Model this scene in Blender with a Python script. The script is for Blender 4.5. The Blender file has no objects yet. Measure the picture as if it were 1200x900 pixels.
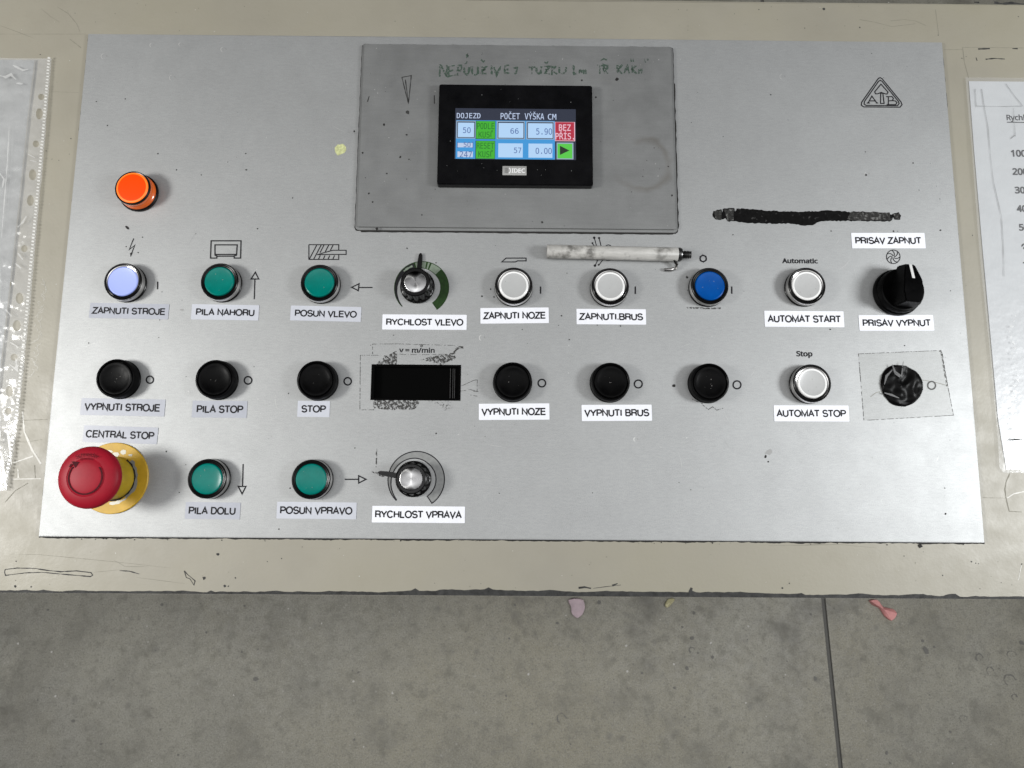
import bpy, bmesh, math, random, os
from mathutils import Vector, Matrix, Euler, noise as mnoise
random.seed(7)
S = bpy.context.scene
COL = S.collection
R_ = math.radians

# ------------------------------------------------------------------ camera, world, lamps, exposure
SLOPE = R_(7.0)                                   # the console top rises away from the operator
ORI = Vector((-0.31, 0.0, 0.93))                  # lower-left corner of the face plate
RX = Matrix.Rotation(SLOPE, 3, 'X')
F = 850.0 / 1200.0                                # focal length over picture width
CP = Vector((0.30632727, 0.03254153, 0.48488183)) # camera in plate coordinates
RC = Matrix(((0.99995898, 0.00701209, 0.00573372),
             (0.00776318, -0.98959606, -0.14366406),
             (0.00466668, 0.14370268, -0.9896099)))   # plate axes seen from the camera (x right, y down, z forward)

cd = bpy.data.cameras.new('camera'); cam = bpy.data.objects.new('camera', cd); COL.objects.link(cam)
cd.sensor_width = 36.0; cd.lens = 36.0 * F; cd.clip_start = 0.01; cd.clip_end = 200
rows = [Vector(RC[0]), -Vector(RC[1]), -Vector(RC[2])]
m3 = Matrix([RX @ r for r in rows]).transposed()
cam.matrix_world = Matrix.Translation(ORI + RX @ CP) @ m3.to_4x4()
cd.dof.use_dof = True; cd.dof.focus_distance = 0.52; cd.dof.aperture_fstop = 28
S.camera = cam

W = bpy.data.worlds.new('World'); S.world = W; W.use_nodes = True
nt = W.node_tree; bg = nt.nodes['Background']
tc = nt.nodes.new('ShaderNodeTexCoord'); sx = nt.nodes.new('ShaderNodeSeparateXYZ'); nt.links.new(tc.outputs['Generated'], sx.inputs[0])
def wmath(op, a, b):
    n = nt.nodes.new('ShaderNodeMath'); n.operation = op
    for i, v in enumerate((a, b)):
        if isinstance(v, (int, float)): n.inputs[i].default_value = v
        else: nt.links.new(v, n.inputs[i])
    return n.outputs[0]
v = wmath('ADD', wmath('MULTIPLY', sx.outputs['Y'], -1.0), 0.5)          # bright hall behind the operator, dark machine beyond
rp = nt.nodes.new('ShaderNodeValToRGB'); nt.links.new(v, rp.inputs[0])
for pos, lum in ((0.12, 0.0), (0.30, 0.05), (0.48, 0.38), (0.66, 1.0), (0.90, 0.25), (1.0, 0.03)):
    e_ = rp.color_ramp.elements[0] if pos == 0.08 else rp.color_ramp.elements[-1] if pos == 1.0 else rp.color_ramp.elements.new(pos)
    e_.position = pos; e_.color = (lum, lum, lum * 1.01, 1)
vm = nt.nodes.new('ShaderNodeVectorMath'); vm.operation = 'SCALE'; nt.links.new(rp.outputs[0], vm.inputs[0])
nt.links.new(wmath('ADD', wmath('POWER', wmath('MAXIMUM', sx.outputs['Z'], 0.0), 1.6), 0.03), vm.inputs['Scale'])
nt.links.new(vm.outputs[0], bg.inputs['Color']); bg.inputs['Strength'].default_value = 2.5

def lamp(name, loc, target, energy, size, color=(1, 1, 1)):
    l = bpy.data.lights.new(name, 'AREA'); l.energy = energy; l.shape = 'DISK'; l.size = size; l.color = color
    o = bpy.data.objects.new(name, l); COL.objects.link(o); o.location = loc
    o.rotation_euler = (Vector(target) - Vector(loc)).to_track_quat('-Z', 'Y').to_euler()
lamp('lamp_left', (-0.86, -0.02, 1.54), (-0.1, 0.14, 0.93), 6.2, 0.22, (1, 0.99, 0.96))
lamp('lamp_right', (0.90, -0.02, 1.56), (0.1, 0.14, 0.93), 6.9, 0.24, (0.97, 0.99, 1))
S.view_settings.view_transform = 'Standard'; S.view_settings.look = 'None'; S.view_settings.gamma = 1
S.view_settings.exposure = 0.40
S.render.engine = 'CYCLES'

# ------------------------------------------------------------------ helpers
def on(u, v, h=0.0):
    """point of the sloped console top, h metres above the face plate (plate coordinates)"""
    d = RC.transposed() @ Vector(((u - 600) / 850, (v - 450) / 850, 1))
    p = CP + d * ((h - CP.z) / d.z)
    return Vector((p.x, p.y, h))
def floor_at(u, v):
    d = RX @ (RC.transposed() @ Vector(((u - 600) / 850, (v - 450) / 850, 1)))
    c = ORI + RX @ CP
    return c - d * (c.z / d.z)
def zz(x0, y0, s): return lambda x, y: (x0 + x / s, y0 + y / s)

def lin(r, g, b):
    f = lambda c: (c / 12.92 if c <= 0.04045 else ((c + 0.055) / 1.055) ** 2.4)
    return (f(r / 255), f(g / 255), f(b / 255), 1)

def mat(name, col, rough=0.5, metal=0.0, noise=None, bump=None, emit=None, coat=0.0, alpha=None, var2=None, rough_var=0.0, spec=None, trans=0.0):
    """noise=(scale, amount) multiplies the colour; var2=(scale, lo, hi, colour) adds a second-colour mottling; bump=(scale, strength, distance)"""
    m = bpy.data.materials.new(name); m.use_nodes = True
    n = m.node_tree.nodes; L = m.node_tree.links; b = n['Principled BSDF']
    b.inputs['Base Color'].default_value = col; b.inputs['Roughness'].default_value = rough; b.inputs['Metallic'].default_value = metal
    b.inputs['Coat Weight'].default_value = coat; b.inputs['Coat Roughness'].default_value = 0.08
    b.inputs['Transmission Weight'].default_value = trans
    if spec is not None: b.inputs['Specular IOR Level'].default_value = spec
    if alpha is not None: b.inputs['Alpha'].default_value = alpha
    t = n.new('ShaderNodeTexCoord'); co = t.outputs['Object']
    def tex(scale, detail=5, rough=0.6):
        x = n.new('ShaderNodeTexNoise'); x.inputs['Scale'].default_value = scale; x.inputs['Detail'].default_value = detail; x.inputs['Roughness'].default_value = rough
        L.new(co, x.inputs['Vector']); return x.outputs['Fac']
    cur = None
    if noise:
        r = n.new('ShaderNodeMapRange'); L.new(tex(noise[0]), r.inputs[0]); r.inputs[1].default_value = 0.3; r.inputs[2].default_value = 0.7
        r.inputs[3].default_value = 1 - noise[1]; r.inputs[4].default_value = 1 + noise[1]
        x = n.new('ShaderNodeVectorMath'); x.operation = 'SCALE'; x.inputs[0].default_value = col[:3]; L.new(r.outputs[0], x.inputs['Scale']); cur = x.outputs[0]
    if var2:
        r = n.new('ShaderNodeMapRange'); L.new(tex(var2[0]), r.inputs[0]); r.inputs[1].default_value = var2[1]; r.inputs[2].default_value = var2[2]
        x = n.new('ShaderNodeMix'); x.data_type = 'RGBA'; L.new(r.outputs[0], x.inputs[0])
        if cur: L.new(cur, x.inputs[6])
        else: x.inputs[6].default_value = col
        x.inputs[7].default_value = var2[3]; cur = x.outputs[2]
    if cur: L.new(cur, b.inputs['Base Color'])
    if rough_var:
        r = n.new('ShaderNodeMapRange'); L.new(tex(60), r.inputs[0]); r.inputs[1].default_value = 0.3; r.inputs[2].default_value = 0.7
        r.inputs[3].default_value = max(0.03, rough - rough_var); r.inputs[4].default_value = rough + rough_var; L.new(r.outputs[0], b.inputs['Roughness'])
    if bump:
        x = n.new('ShaderNodeBump'); x.inputs['Strength'].default_value = bump[1]; x.inputs['Distance'].default_value = bump[2]
        L.new(tex(bump[0], 3), x.inputs['Height']); L.new(x.outputs[0], b.inputs['Normal'])
    if emit:
        b.inputs['Emission Color'].default_value = emit[0]; b.inputs['Emission Strength'].default_value = emit[1]
    m['nodes'] = True
    return m

def speckle(name, col, scale, lo, rough=0.6):
    """dirt that covers only part of its patch: noise cuts it into flecks"""
    m = mat(name, col, rough); n = m.node_tree.nodes; L = m.node_tree.links
    t = n.new('ShaderNodeTexCoord'); x = n.new('ShaderNodeTexNoise'); x.inputs['Scale'].default_value = scale; x.inputs['Detail'].default_value = 6; x.inputs['Roughness'].default_value = 0.7
    L.new(t.outputs['Object'], x.inputs['Vector'])
    r = n.new('ShaderNodeMapRange'); L.new(x.outputs['Fac'], r.inputs[0]); r.inputs[1].default_value = lo; r.inputs[2].default_value = lo + 0.05
    L.new(r.outputs[0], n['Principled BSDF'].inputs['Alpha']); return m

def link(name, bm, mats, parent, loc, rot=None, label=None, sharp=35):
    me = bpy.data.meshes.new(name); bm.normal_update(); bm.to_mesh(me); bm.free()
    for m in (mats if isinstance(mats, (list, tuple)) else [mats]): me.materials.append(m)
    for p in me.polygons: p.use_smooth = True
    me.set_sharp_from_angle(angle=R_(sharp))
    o = bpy.data.objects.new(name, me); COL.objects.link(o)
    if parent: o.parent = parent
    o.location = loc
    if rot is not None: o.rotation_euler = rot
    if label: o['label'] = label
    return o

BASE = Vector((0.0, 0.17, 0.0))
CON = bpy.data.objects.new('control_console', None); COL.objects.link(CON); CON.location = BASE; CON.empty_display_size = 0.2
CON['label'] = 'beige painted machine control console with a silver face plate of buttons and a small touchscreen'
CON['category'] = 'control console'
def wpos(p): return ORI + RX @ Vector(p)
def part(name, bm, mats, p=(0, 0, 0), rz=0.0, label=None, sharp=35):
    """a part of the console, p in plate coordinates"""
    e = (RX @ Matrix.Rotation(rz, 3, 'Z')).to_euler()
    return link(name, bm, mats, CON, wpos(p) - BASE, e, label, sharp)
def sub(name, bm, mats, parent, p=(0, 0, 0), rz=0.0, label=None, sharp=35):
    return link(name, bm, mats, parent, Vector(p), Euler((0, 0, rz)), label, sharp)
def top(name, bm, mats, p, label, cat, rz=0.0, group=None):
    e = (RX @ Matrix.Rotation(rz, 3, 'Z')).to_euler()
    o = link(name, bm, mats, None, wpos(p), e, label); o['category'] = cat
    if group: o['group'] = group
    return o

def lathe(prof, seg=56, bm=None, mi=0, c=(0, 0), flute=None):
    """prof: (r, z, ...) in mm from outside bottom to the axis; flute=(n, depth mm, zmax) scallops the wall"""
    bm = bm or bmesh.new(); rings = []
    for r, z in prof:
        if r <= 1e-6:
            rings.append([bm.verts.new((c[0] * .001, c[1] * .001, z * .001))]); continue
        ring = []
        for k in range(seg):
            a = 2 * math.pi * k / seg; rr = r
            if flute and flute[2] <= z <= flute[3]: rr = r - flute[1] * (0.5 + 0.5 * math.cos(flute[0] * a)) ** 2
            ring.append(bm.verts.new(((c[0] + rr * math.cos(a)) * .001, (c[1] + rr * math.sin(a)) * .001, z * .001)))
        rings.append(ring)
    for A, B in zip(rings, rings[1:]):
        for k in range(seg):
            j = (k + 1) % seg
            if len(A) == 1 and len(B) == 1: continue
            if len(B) == 1: f = bm.faces.new((A[k], A[j], B[0]))
            elif len(A) == 1: f = bm.faces.new((A[0], B[j], B[k]))
            else: f = bm.faces.new((A[k], A[j], B[j], B[k]))
            f.material_index = mi
    return bm

def box(x0, y0, z0, x1, y1, z1, bev=0.0, bm=None, mi=0, seg=2):
    b = bmesh.new(); bmesh.ops.create_cube(b, size=1)
    for v in b.verts: v.co = Vector(((x0 + x1) / 2 + v.co.x * (x1 - x0), (y0 + y1) / 2 + v.co.y * (y1 - y0), (z0 + z1) / 2 + v.co.z * (z1 - z0)))
    if bev: bmesh.ops.bevel(b, geom=b.edges[:], offset=bev, segments=seg, affect='EDGES', profile=0.7)
    for f in b.faces: f.material_index = mi
    if bm is None: return b
    merge(bm, b); return bm
def merge(bm, b):
    me = bpy.data.meshes.new('tmp'); b.to_mesh(me); b.free(); bm.from_mesh(me); bpy.data.meshes.remove(me)

def prism(pts, z0, z1, bm=None, mi=0, bev=0.0):
    b = bmesh.new()
    vs = [b.verts.new((p[0], p[1], z1)) for p in pts]; f = b.faces.new(vs)
    if f.normal.z < 0 or True:
        f.normal_update()
        if f.normal.z < 0: f.normal_flip()
    if z1 - z0 > 1e-9:
        e = bmesh.ops.extrude_face_region(b, geom=[f]); nv = [g for g in e['geom'] if isinstance(g, bmesh.types.BMVert)]
        for v in nv: v.co.z = z0
        bmesh.ops.recalc_face_normals(b, faces=b.faces[:])
    if bev: 
        es = [e for e in b.edges if all(abs(v.co.z - z1) < 1e-7 for v in e.verts)]
        bmesh.ops.bevel(b, geom=es, offset=bev, segments=2, affect='EDGES')
    for g in b.faces: g.material_index = mi
    if bm is None: return b
    merge(bm, b); return bm

def ribbon(bm, pts, w, z=0.0, closed=False, mi=0, jit=0.0, taper=False, dens=None):
    """flat stroke of width w along a polyline"""
    P = [Vector((p[0], p[1])) for p in pts]
    if dens:
        Q = []
        for a, b in zip(P, P[1:] + ([P[0]] if closed else [])):
            n = max(1, int((b - a).length / dens)); Q += [a + (b - a) * (k / n) for k in range(n)]
        if not closed: Q.append(P[-1])
        P = Q
    n = len(P); V = []
    for i, p in enumerate(P):
        a = P[i - 1] if (i > 0 or closed) else p; b = P[(i + 1) % n] if (i < n - 1 or closed) else p
        d1 = (p - a).normalized() if (p - a).length > 1e-9 else None; d2 = (b - p).normalized() if (b - p).length > 1e-9 else None
        d1 = d1 or d2; d2 = d2 or d1; t = (d1 + d2)
        t = t.normalized() if t.length > 1e-6 else d1
        nn = Vector((-t.y, t.x)); s = 1 / max(0.45, abs(nn.dot(Vector((-d1.y, d1.x)))))
        ww = w * 0.5 * s * (1 + random.uniform(-jit, jit))
        if taper: ww *= 0.25 + 0.75 * math.sin(math.pi * min(1, max(0, (i + .3) / (n - .4))))
        V.append((bm.verts.new((p.x + nn.x * ww, p.y + nn.y * ww, z)), bm.verts.new((p.x - nn.x * ww, p.y - nn.y * ww, z))))
    for i in range(n if closed else n - 1):
        A, B = V[i], V[(i + 1) % n]
        f = bm.faces.new((A[1], B[1], B[0], A[0])); f.material_index = mi

def blob(bm, x, y, r, z=0.0, mi=0, n=7, ax=1.0, rot=0.0):
    vs = []
    for k in range(n):
        a = 2 * math.pi * k / n; q = r * random.uniform(0.6, 1.15); u, w = q * math.cos(a) * ax, q * math.sin(a)
        vs.append(bm.verts.new((x + u * math.cos(rot) - w * math.sin(rot), y + u * math.sin(rot) + w * math.cos(rot), z)))
    f = bm.faces.new(vs); f.material_index = mi

_fonts = {}
def font(n):
    if n not in _fonts:
        try: _fonts[n] = bpy.data.fonts.load(os.path.join(bpy.utils.resource_path('LOCAL'), 'datafiles', 'fonts', n))
        except Exception: _fonts[n] = None
    return _fonts[n]
def text_bm(s, w, h, fnt='NotoSansMath-Regular.woff2', bold=0.0, cx=0.0, cy=0.0, z=0.0, bm=None, mi=0, gap=1.0, shear=0.0):
    """lettering fitted into a box w x h round (cx, cy); w None keeps the font's own width"""
    c = bpy.data.curves.new('t', 'FONT'); c.body = s; c.resolution_u = 4; c.offset = bold; c.space_character = gap
    c.shear = shear
    f = font(fnt)
    if f: c.font = f
    o = bpy.data.objects.new('t', c); COL.objects.link(o)
    dg = bpy.context.evaluated_depsgraph_get(); me = bpy.data.meshes.new_from_object(o.evaluated_get(dg))
    bpy.data.objects.remove(o); bpy.data.curves.remove(c)
    xs = [v.co.x for v in me.vertices]; ys = [v.co.y for v in me.vertices]
    x0, x1, y0, y1 = min(xs), max(xs), min(ys), max(ys); sy = h / (y1 - y0); sx_ = w / (x1 - x0) if w else sy
    for v in me.vertices:
        v.co = Vector((cx + (v.co.x - (x0 + x1) / 2) * sx_, cy + (v.co.y - (y0 + y1) / 2) * sy, z))
    bm = bm or bmesh.new(); n0 = len(bm.faces); bm.from_mesh(me); bpy.data.meshes.remove(me); bm.faces.ensure_lookup_table()
    for f in bm.faces[n0:]:
        f.material_index = mi; f.normal_update()
        if f.normal.z < 0: f.normal_flip()
    return bm

def arc(cx, cy, rx, ry, a0, a1, n=9): return [(cx + rx * math.cos(R_(a0 + (a1 - a0) * k / n)), cy + ry * math.sin(R_(a0 + (a1 - a0) * k / n))) for k in range(n + 1)]
CAPS = {'A': (.90, [[(.07, 0), (.45, 1), (.83, 0)], [(.20, .34), (.70, .34)]]),
 'B': (.90, [[(.14, 0), (.14, 1), (.52, 1)] + arc(.52, .765, .24, .235, 80, -90) + [(.14, .53)], [(.5, .53)] + arc(.54, .265, .27, .265, 90, -90) + [(.14, 0)]]),
 'C': (.98, [arc(.51, .5, .41, .52, 38, 322, 20)]), 'D': (.95, [[(.14, 0), (.14, 1), (.45, 1)] + arc(.46, .5, .38, .5, 88, -88, 14) + [(.45, 0), (.14, 0)]]),
 'E': (.86, [[(.80, 0), (.14, 0), (.14, 1), (.78, 1)], [(.14, .53), (.74, .53)]]), 'H': (.94, [[(.14, 0), (.14, 1)], [(.80, 0), (.80, 1)], [(.14, .53), (.80, .53)]]),
 'I': (.34, [[(.17, 0), (.17, 1)]]), 'J': (.70, [[(.56, 1), (.56, .25)] + arc(.315, .25, .245, .27, 0, -180, 8) + [(.07, .34)]]), 'L': (.76, [[(.14, 1), (.14, 0), (.70, 0)]]),
 'M': (1.10, [[(.13, 0), (.13, 1), (.55, .05), (.97, 1), (.97, 0)]]), 'N': (.94, [[(.13, 0), (.13, 1), (.80, 0), (.80, 1)]]), 'O': (1.06, [arc(.53, .5, .44, .52, 0, 360, 26)]),
 'P': (.86, [[(.14, 0), (.14, 1), (.52, 1)] + arc(.52, .73, .26, .27, 85, -90) + [(.14, .46)]]), 'R': (.92, [[(.14, 0), (.14, 1), (.55, 1)] + arc(.55, .75, .25, .25, 85, -90) + [(.14, .5)], [(.55, .5), (.76, .38), (.78, .12), (.83, 0)]]),
 'S': (.86, [arc(.43, .75, .31, .27, 15, 265, 14) + arc(.45, .25, .33, .275, 85, -165, 14)]), 'T': (.82, [[(.04, 1), (.78, 1)], [(.41, 1), (.41, 0)]]), 'U': (.94, [[(.13, 1), (.13, .33)] + arc(.47, .33, .34, .35, 180, 360, 12) + [(.81, 1)]]),
 'V': (.88, [[(.06, 1), (.44, 0), (.82, 1)]]), 'Y': (.88, [[(.05, 1), (.44, .43), (.83, 1)], [(.44, .43), (.44, 0)]]), 'Z': (.83, [[(.08, 1), (.74, 1), (.07, 0), (.77, 0)]]), ' ': (.42, []), '.': (.30, [[(.10, .07), (.24, .07)]])}
def caps_bm(t, w, h, weight=.125, cx=0.0):
    bm = bmesh.new(); tot = sum(CAPS[c][0] for c in t); x = 0; k = w / tot; hh = h * (1 - weight)
    for c in t:
        adv, st = CAPS[c]
        for q in st: ribbon(bm, [(cx - w / 2 + (x + px_) * k, -hh / 2 + py_ * hh) for px_, py_ in q], weight * h, random.uniform(0, .00002))
        x += adv
    return bm

# ------------------------------------------------------------------ materials
M = {}
M['plate'] = mat('anodised_plate', (0.335, 0.341, 0.340, 1), 0.57, 0.66, noise=(9, 0.03), bump=(900, 0.05, 0.0004), rough_var=0.02)
def streaks(m, sc, amt):
    """fine cross-wise grain and faint cloudy staining in the metal"""
    n = m.node_tree.nodes; L = m.node_tree.links; b = n['Principled BSDF']
    src = b.inputs['Base Color'].links[0].from_socket
    t = n.new('ShaderNodeTexCoord'); mp = n.new('ShaderNodeMapping'); mp.inputs['Scale'].default_value = sc; L.new(t.outputs['Object'], mp.inputs[0])
    x = n.new('ShaderNodeTexNoise'); x.inputs['Scale'].default_value = 1; x.inputs['Detail'].default_value = 6; x.inputs['Roughness'].default_value = 0.75; L.new(mp.outputs[0], x.inputs['Vector'])
    r = n.new('ShaderNodeMapRange'); L.new(x.outputs['Fac'], r.inputs[0]); r.inputs[1].default_value = 0.3; r.inputs[2].default_value = 0.7; r.inputs[3].default_value = 1 - amt; r.inputs[4].default_value = 1 + amt
    q = n.new('ShaderNodeVectorMath'); q.operation = 'SCALE'; L.new(src, q.inputs[0]); L.new(r.outputs[0], q.inputs['Scale']); L.new(q.outputs[0], b.inputs['Base Color'])
streaks(M['plate'], (200, 700, 300), 0.07); streaks(M['plate'], (1500, 1500, 1500), 0.15); streaks(M['plate'], (38, 38, 38), 0.035)
M['cover'] = mat('cover_sheet', (0.21, 0.214, 0.212, 1), 0.46, 0.5, noise=(14, 0.10), bump=(700, 0.06, 0.0004), rough_var=0.08)
streaks(M['cover'], (60, 500, 300), 0.05); streaks(M['cover'], (1500, 1500, 1500), 0.12)
M['desk'] = mat('beige_paint', (0.250, 0.234, 0.188, 1), 0.47, 0.0, noise=(7, 0.10), bump=(420, 0.15, 0.0006), rough_var=0.08, var2=(3.5, 0.5, 0.75, (0.228, 0.212, 0.157, 1)))
M['chip'] = mat('bare_dark_metal', (0.035, 0.035, 0.034, 1), 0.6, 0.0, spec=0.15, noise=(300, 0.4))
M['grime_shade'] = mat('black_grime_shade', (0.02, 0.019, 0.018, 1), 0.7, spec=0.15)  # dirt specks, and the shadow line painted round the face plate
M['scratch'] = mat('dark_scratch', (0.17, 0.16, 0.125, 1), 0.7)
M['pale'] = mat('pale_scratch', (0.40, 0.39, 0.35, 1), 0.4)
M['ink'] = mat('printed_ink', (0.012, 0.012, 0.014, 1), 0.55, spec=0.15)
M['label'] = mat('label_tape', (0.69, 0.70, 0.74, 1), 0.32, noise=(300, 0.03), rough_var=0.08)
M['label_shaded'] = mat('label_tape_shaded', (0.33, 0.343, 0.385, 1), 0.34, noise=(300, 0.04), rough_var=0.08)  # same white tape, darkened for the dimmer light on the left
M['chrome'] = mat('chrome', (0.50, 0.49, 0.48, 1), 0.15, 1.0, noise=(200, 0.15), rough_var=0.08)
M['blackrim'] = mat('black_rim', (0.004, 0.004, 0.004, 1), 0.26, spec=0.2)
M['black'] = mat('black_plastic', (0.0018, 0.0018, 0.0019, 1), 0.34, spec=0.05, bump=(500, 0.1, 0.0003), noise=(150, 0.35), rough_var=0.12)
M['green'] = mat('green_lens', (0.0, 0.14, 0.115, 1), 0.24, spec=0.2, noise=(120, 0.12))
M['white'] = mat('white_lens', (0.37, 0.374, 0.37, 1), 0.34, noise=(120, 0.04))
M['whiterim'] = mat('clear_lens_edge', (0.72, 0.72, 0.71, 1), 0.2, coat=0.3)
M['blue'] = mat('blue_lens', (0.001, 0.058, 0.255, 1), 0.28, spec=0.12, noise=(120, 0.12))
M['lit'] = mat('lit_lens', (0.24, 0.28, 0.50, 1), 0.3, spec=0.3, emit=(lin(150, 168, 240), 0.30))
M['orange'] = mat('orange_lens', (0.50, 0.028, 0.001, 1), 0.35, spec=0.15, emit=((1.0, 0.060, 0.001, 1), 0.45))
M['orange_side'] = mat('orange_side', (0.55, 0.10, 0.01, 1), 0.25, coat=0.5, emit=((1.0, 0.16, 0.01, 1), 0.10))
M['red'] = mat('red_plastic', (0.25, 0.007, 0.017, 1), 0.46, spec=0.15, noise=(60, 0.12), bump=(300, 0.08, 0.0005))
M['redmark'] = mat('embossed_dark_red', (0.045, 0.002, 0.005, 1), 0.6, spec=0.08)
M['yellow'] = mat('yellow_legend', (0.44, 0.265, 0.010, 1), 0.5, noise=(140, 0.14), var2=(200, 0.66, 0.74, (0.34, 0.22, 0.03, 1)))
M['yellow2'] = mat('yellow_collar', (0.36, 0.25, 0.014, 1), 0.42, noise=(80, 0.2), coat=0.2)
M['bare'] = mat('bare_spot', (0.34, 0.33, 0.28, 1), 0.4, 0.3)
M['alu'] = mat('turned_aluminium', (0.34, 0.34, 0.34, 1), 0.24, 1.0, noise=(200, 0.03))
b_ = M['alu'].node_tree.nodes['Principled BSDF']; b_.inputs['Anisotropic'].default_value = 0.95
tg = M['alu'].node_tree.nodes.new('ShaderNodeTangent'); tg.direction_type = 'RADIAL'; tg.axis = 'Z'; M['alu'].node_tree.links.new(tg.outputs[0], b_.inputs['Tangent'])
M['dialgreen'] = mat('green_dial_ink', (0.010, 0.032, 0.005, 1), 0.5, spec=0.2, noise=(500, 0.35))
M['dialgrey'] = mat('grey_dial_ink', (0.19, 0.194, 0.19, 1), 0.5, noise=(400, 0.15))
M['dialpale'] = mat('worn_dial_ink', (0.14, 0.175, 0.13, 1), 0.5, noise=(400, 0.2))
M['bezel'] = mat('screen_bezel', (0.003, 0.003, 0.0035, 1), 0.30, spec=0.12, noise=(100, 0.3), rough_var=0.1)
M['tape'] = mat('clear_tape', (0.44, 0.45, 0.42, 1), 0.3, alpha=0.16, noise=(60, 0.1))
M['paper'] = mat('paper_sheet', (0.42, 0.432, 0.44, 1), 0.35, noise=(30, 0.05), bump=(60, 0.25, 0.002), coat=0.35)
M['paper_grey'] = mat('paper_sheet_aged', (0.23, 0.235, 0.228, 1), 0.35, noise=(40, 0.12), bump=(50, 0.4, 0.003), coat=0.3)
M['film'] = mat('clear_film', (0.62, 0.63, 0.64, 1), 0.16, alpha=0.28, bump=(34, 0.8, 0.007), noise=(40, 0.15), coat=0.4)
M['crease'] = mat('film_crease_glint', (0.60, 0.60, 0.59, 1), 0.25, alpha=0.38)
M['weld'] = mat('weld_seam', (0.66, 0.66, 0.64, 1), 0.25, alpha=0.7)
M['rod'] = mat('worn_white_paint', (0.42, 0.412, 0.39, 1), 0.4, noise=(60, 0.15), var2=(110, 0.50, 0.68, (0.15, 0.145, 0.135, 1)), bump=(200, 0.2, 0.0005))
streaks(M['rod'], (45, 330, 330), 0.2)
M['steel'] = mat('dark_steel', (0.10, 0.10, 0.10, 1), 0.3, 0.9, noise=(400, 0.3))
M['crumple'] = mat('black_film', (0.003, 0.003, 0.003, 1), 0.30, spec=0.045)
M['handink'] = speckle('green_black_marker', (0.035, 0.062, 0.044, 1), 600, 0.44)
M['flecks'] = speckle('peeled_black_flecks', (0.025, 0.024, 0.022, 1), 520, 0.47)
M['tapeline'] = speckle('dirt_on_tape_edge', (0.03, 0.03, 0.028, 1), 420, 0.46)
M['smear'] = mat('black_tape_residue', (0.004, 0.004, 0.004, 1), 0.75, spec=0.06, noise=(300, 0.4), var2=(330, 0.60, 0.75, (0.07, 0.07, 0.068, 1)), bump=(400, 0.5, 0.0006))
M['smear2'] = mat('worn_tape_residue', (0.022, 0.022, 0.021, 1), 0.8, spec=0.15, noise=(500, 0.6), var2=(420, 0.52, 0.66, (0.14, 0.14, 0.135, 1)), bump=(500, 0.6, 0.0006))
M['yellowfleck'] = mat('yellow_green_fleck', (0.42, 0.44, 0.22, 1), 0.7, noise=(600, 0.3))
M['hole'] = mat('hole_black', (0.001, 0.001, 0.001, 1), 0.5, spec=0.02)
M['holewall'] = mat('hole_wall', (0.005, 0.005, 0.005, 1), 0.4, spec=0.08)

# ------------------------------------------------------------------ floor
def floor_mat():
    m = mat('concrete', (0.204, 0.197, 0.161, 1), 0.55, noise=(3.2, 0.24), bump=(120, 0.3, 0.002), rough_var=0.1)
    n = m.node_tree.nodes; L = m.node_tree.links; b = n['Principled BSDF']; t = n.new('ShaderNodeTexCoord'); co = t.outputs['Object']
    cur = b.inputs['Base Color'].links[0].from_socket
    def layer(kind, scale, lo, hi, col, cur, fac=1.0):
        if kind == 'noise':
            x = n.new('ShaderNodeTexNoise'); x.inputs['Detail'].default_value = 6; x.inputs['Roughness'].default_value = 0.65; out = x.outputs['Fac']
        else:
            x = n.new('ShaderNodeTexVoronoi'); out = x.outputs['Distance']
        x.inputs['Scale'].default_value = scale; L.new(co, x.inputs['Vector'])
        r = n.new('ShaderNodeMapRange'); L.new(out, r.inputs[0]); r.inputs[1].default_value = lo; r.inputs[2].default_value = hi; r.inputs[4].default_value = fac
        q = n.new('ShaderNodeMix'); q.data_type = 'RGBA'; L.new(r.outputs[0], q.inputs[0]); L.new(cur, q.inputs[6]); q.inputs[7].default_value = col
        return q.outputs[2]
    cur = layer('noise', 2.3, 0.45, 0.65, (0.227, 0.224, 0.204, 1), cur, 0.5)
    cur = layer('noise', 1.1, 0.46, 0.62, (0.206, 0.190, 0.135, 1), cur, 0.75)
    cur = layer('noise', 420, 0.50, 0.60, (0.296, 0.289, 0.259, 1), cur, 0.5)
    cur = layer('noise', 330, 0.52, 0.62, (0.103, 0.099, 0.083, 1), cur, 0.6)
    cur = layer('noise', 90, 0.54, 0.70, (0.113, 0.108, 0.091, 1), cur, 0.55)
    cur = layer('noise', 30, 0.54, 0.70, (0.121, 0.117, 0.096, 1), cur, 0.6)
    cur = layer('noise', 11, 0.50, 0.72, (0.113, 0.108, 0.088, 1), cur, 0.65)
    cur = layer('voronoi', 16, 0.13, 0.05, (0.107, 0.103, 0.088, 1), cur, 0.5)
    cur = layer('voronoi', 34, 0.075, 0.04, (0.325, 0.315, 0.286, 1), cur, 0.45)
    cur = layer('noise', 5.3, 0.58, 0.70, (0.085, 0.080, 0.065, 1), cur, 0.7)
    L.new(cur, b.inputs['Base Color']); return m
FM = floor_mat()
bm = bmesh.new()
gx, gw = 0.590, 0.0040
def quad(bm, a, b, c, d, mi=0):
    f = bm.faces.new([bm.verts.new(p) for p in (a, b, c, d)]); f.material_index = mi
Y0, Y1, X0, X1 = -8, 8, -8, 8
quad(bm, (X0, Y0, 0), (gx - gw, Y0, 0), (gx - gw, Y1, 0), (X0, Y1, 0)); quad(bm, (gx + gw, Y0, 0), (X1, Y0, 0), (X1, Y1, 0), (gx + gw, Y1, 0))
quad(bm, (gx - gw, Y0, 0), (gx - gw * .8, Y0, -.004), (gx - gw * .8, Y1, -.004), (gx - gw, Y1, 0), 1)
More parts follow.
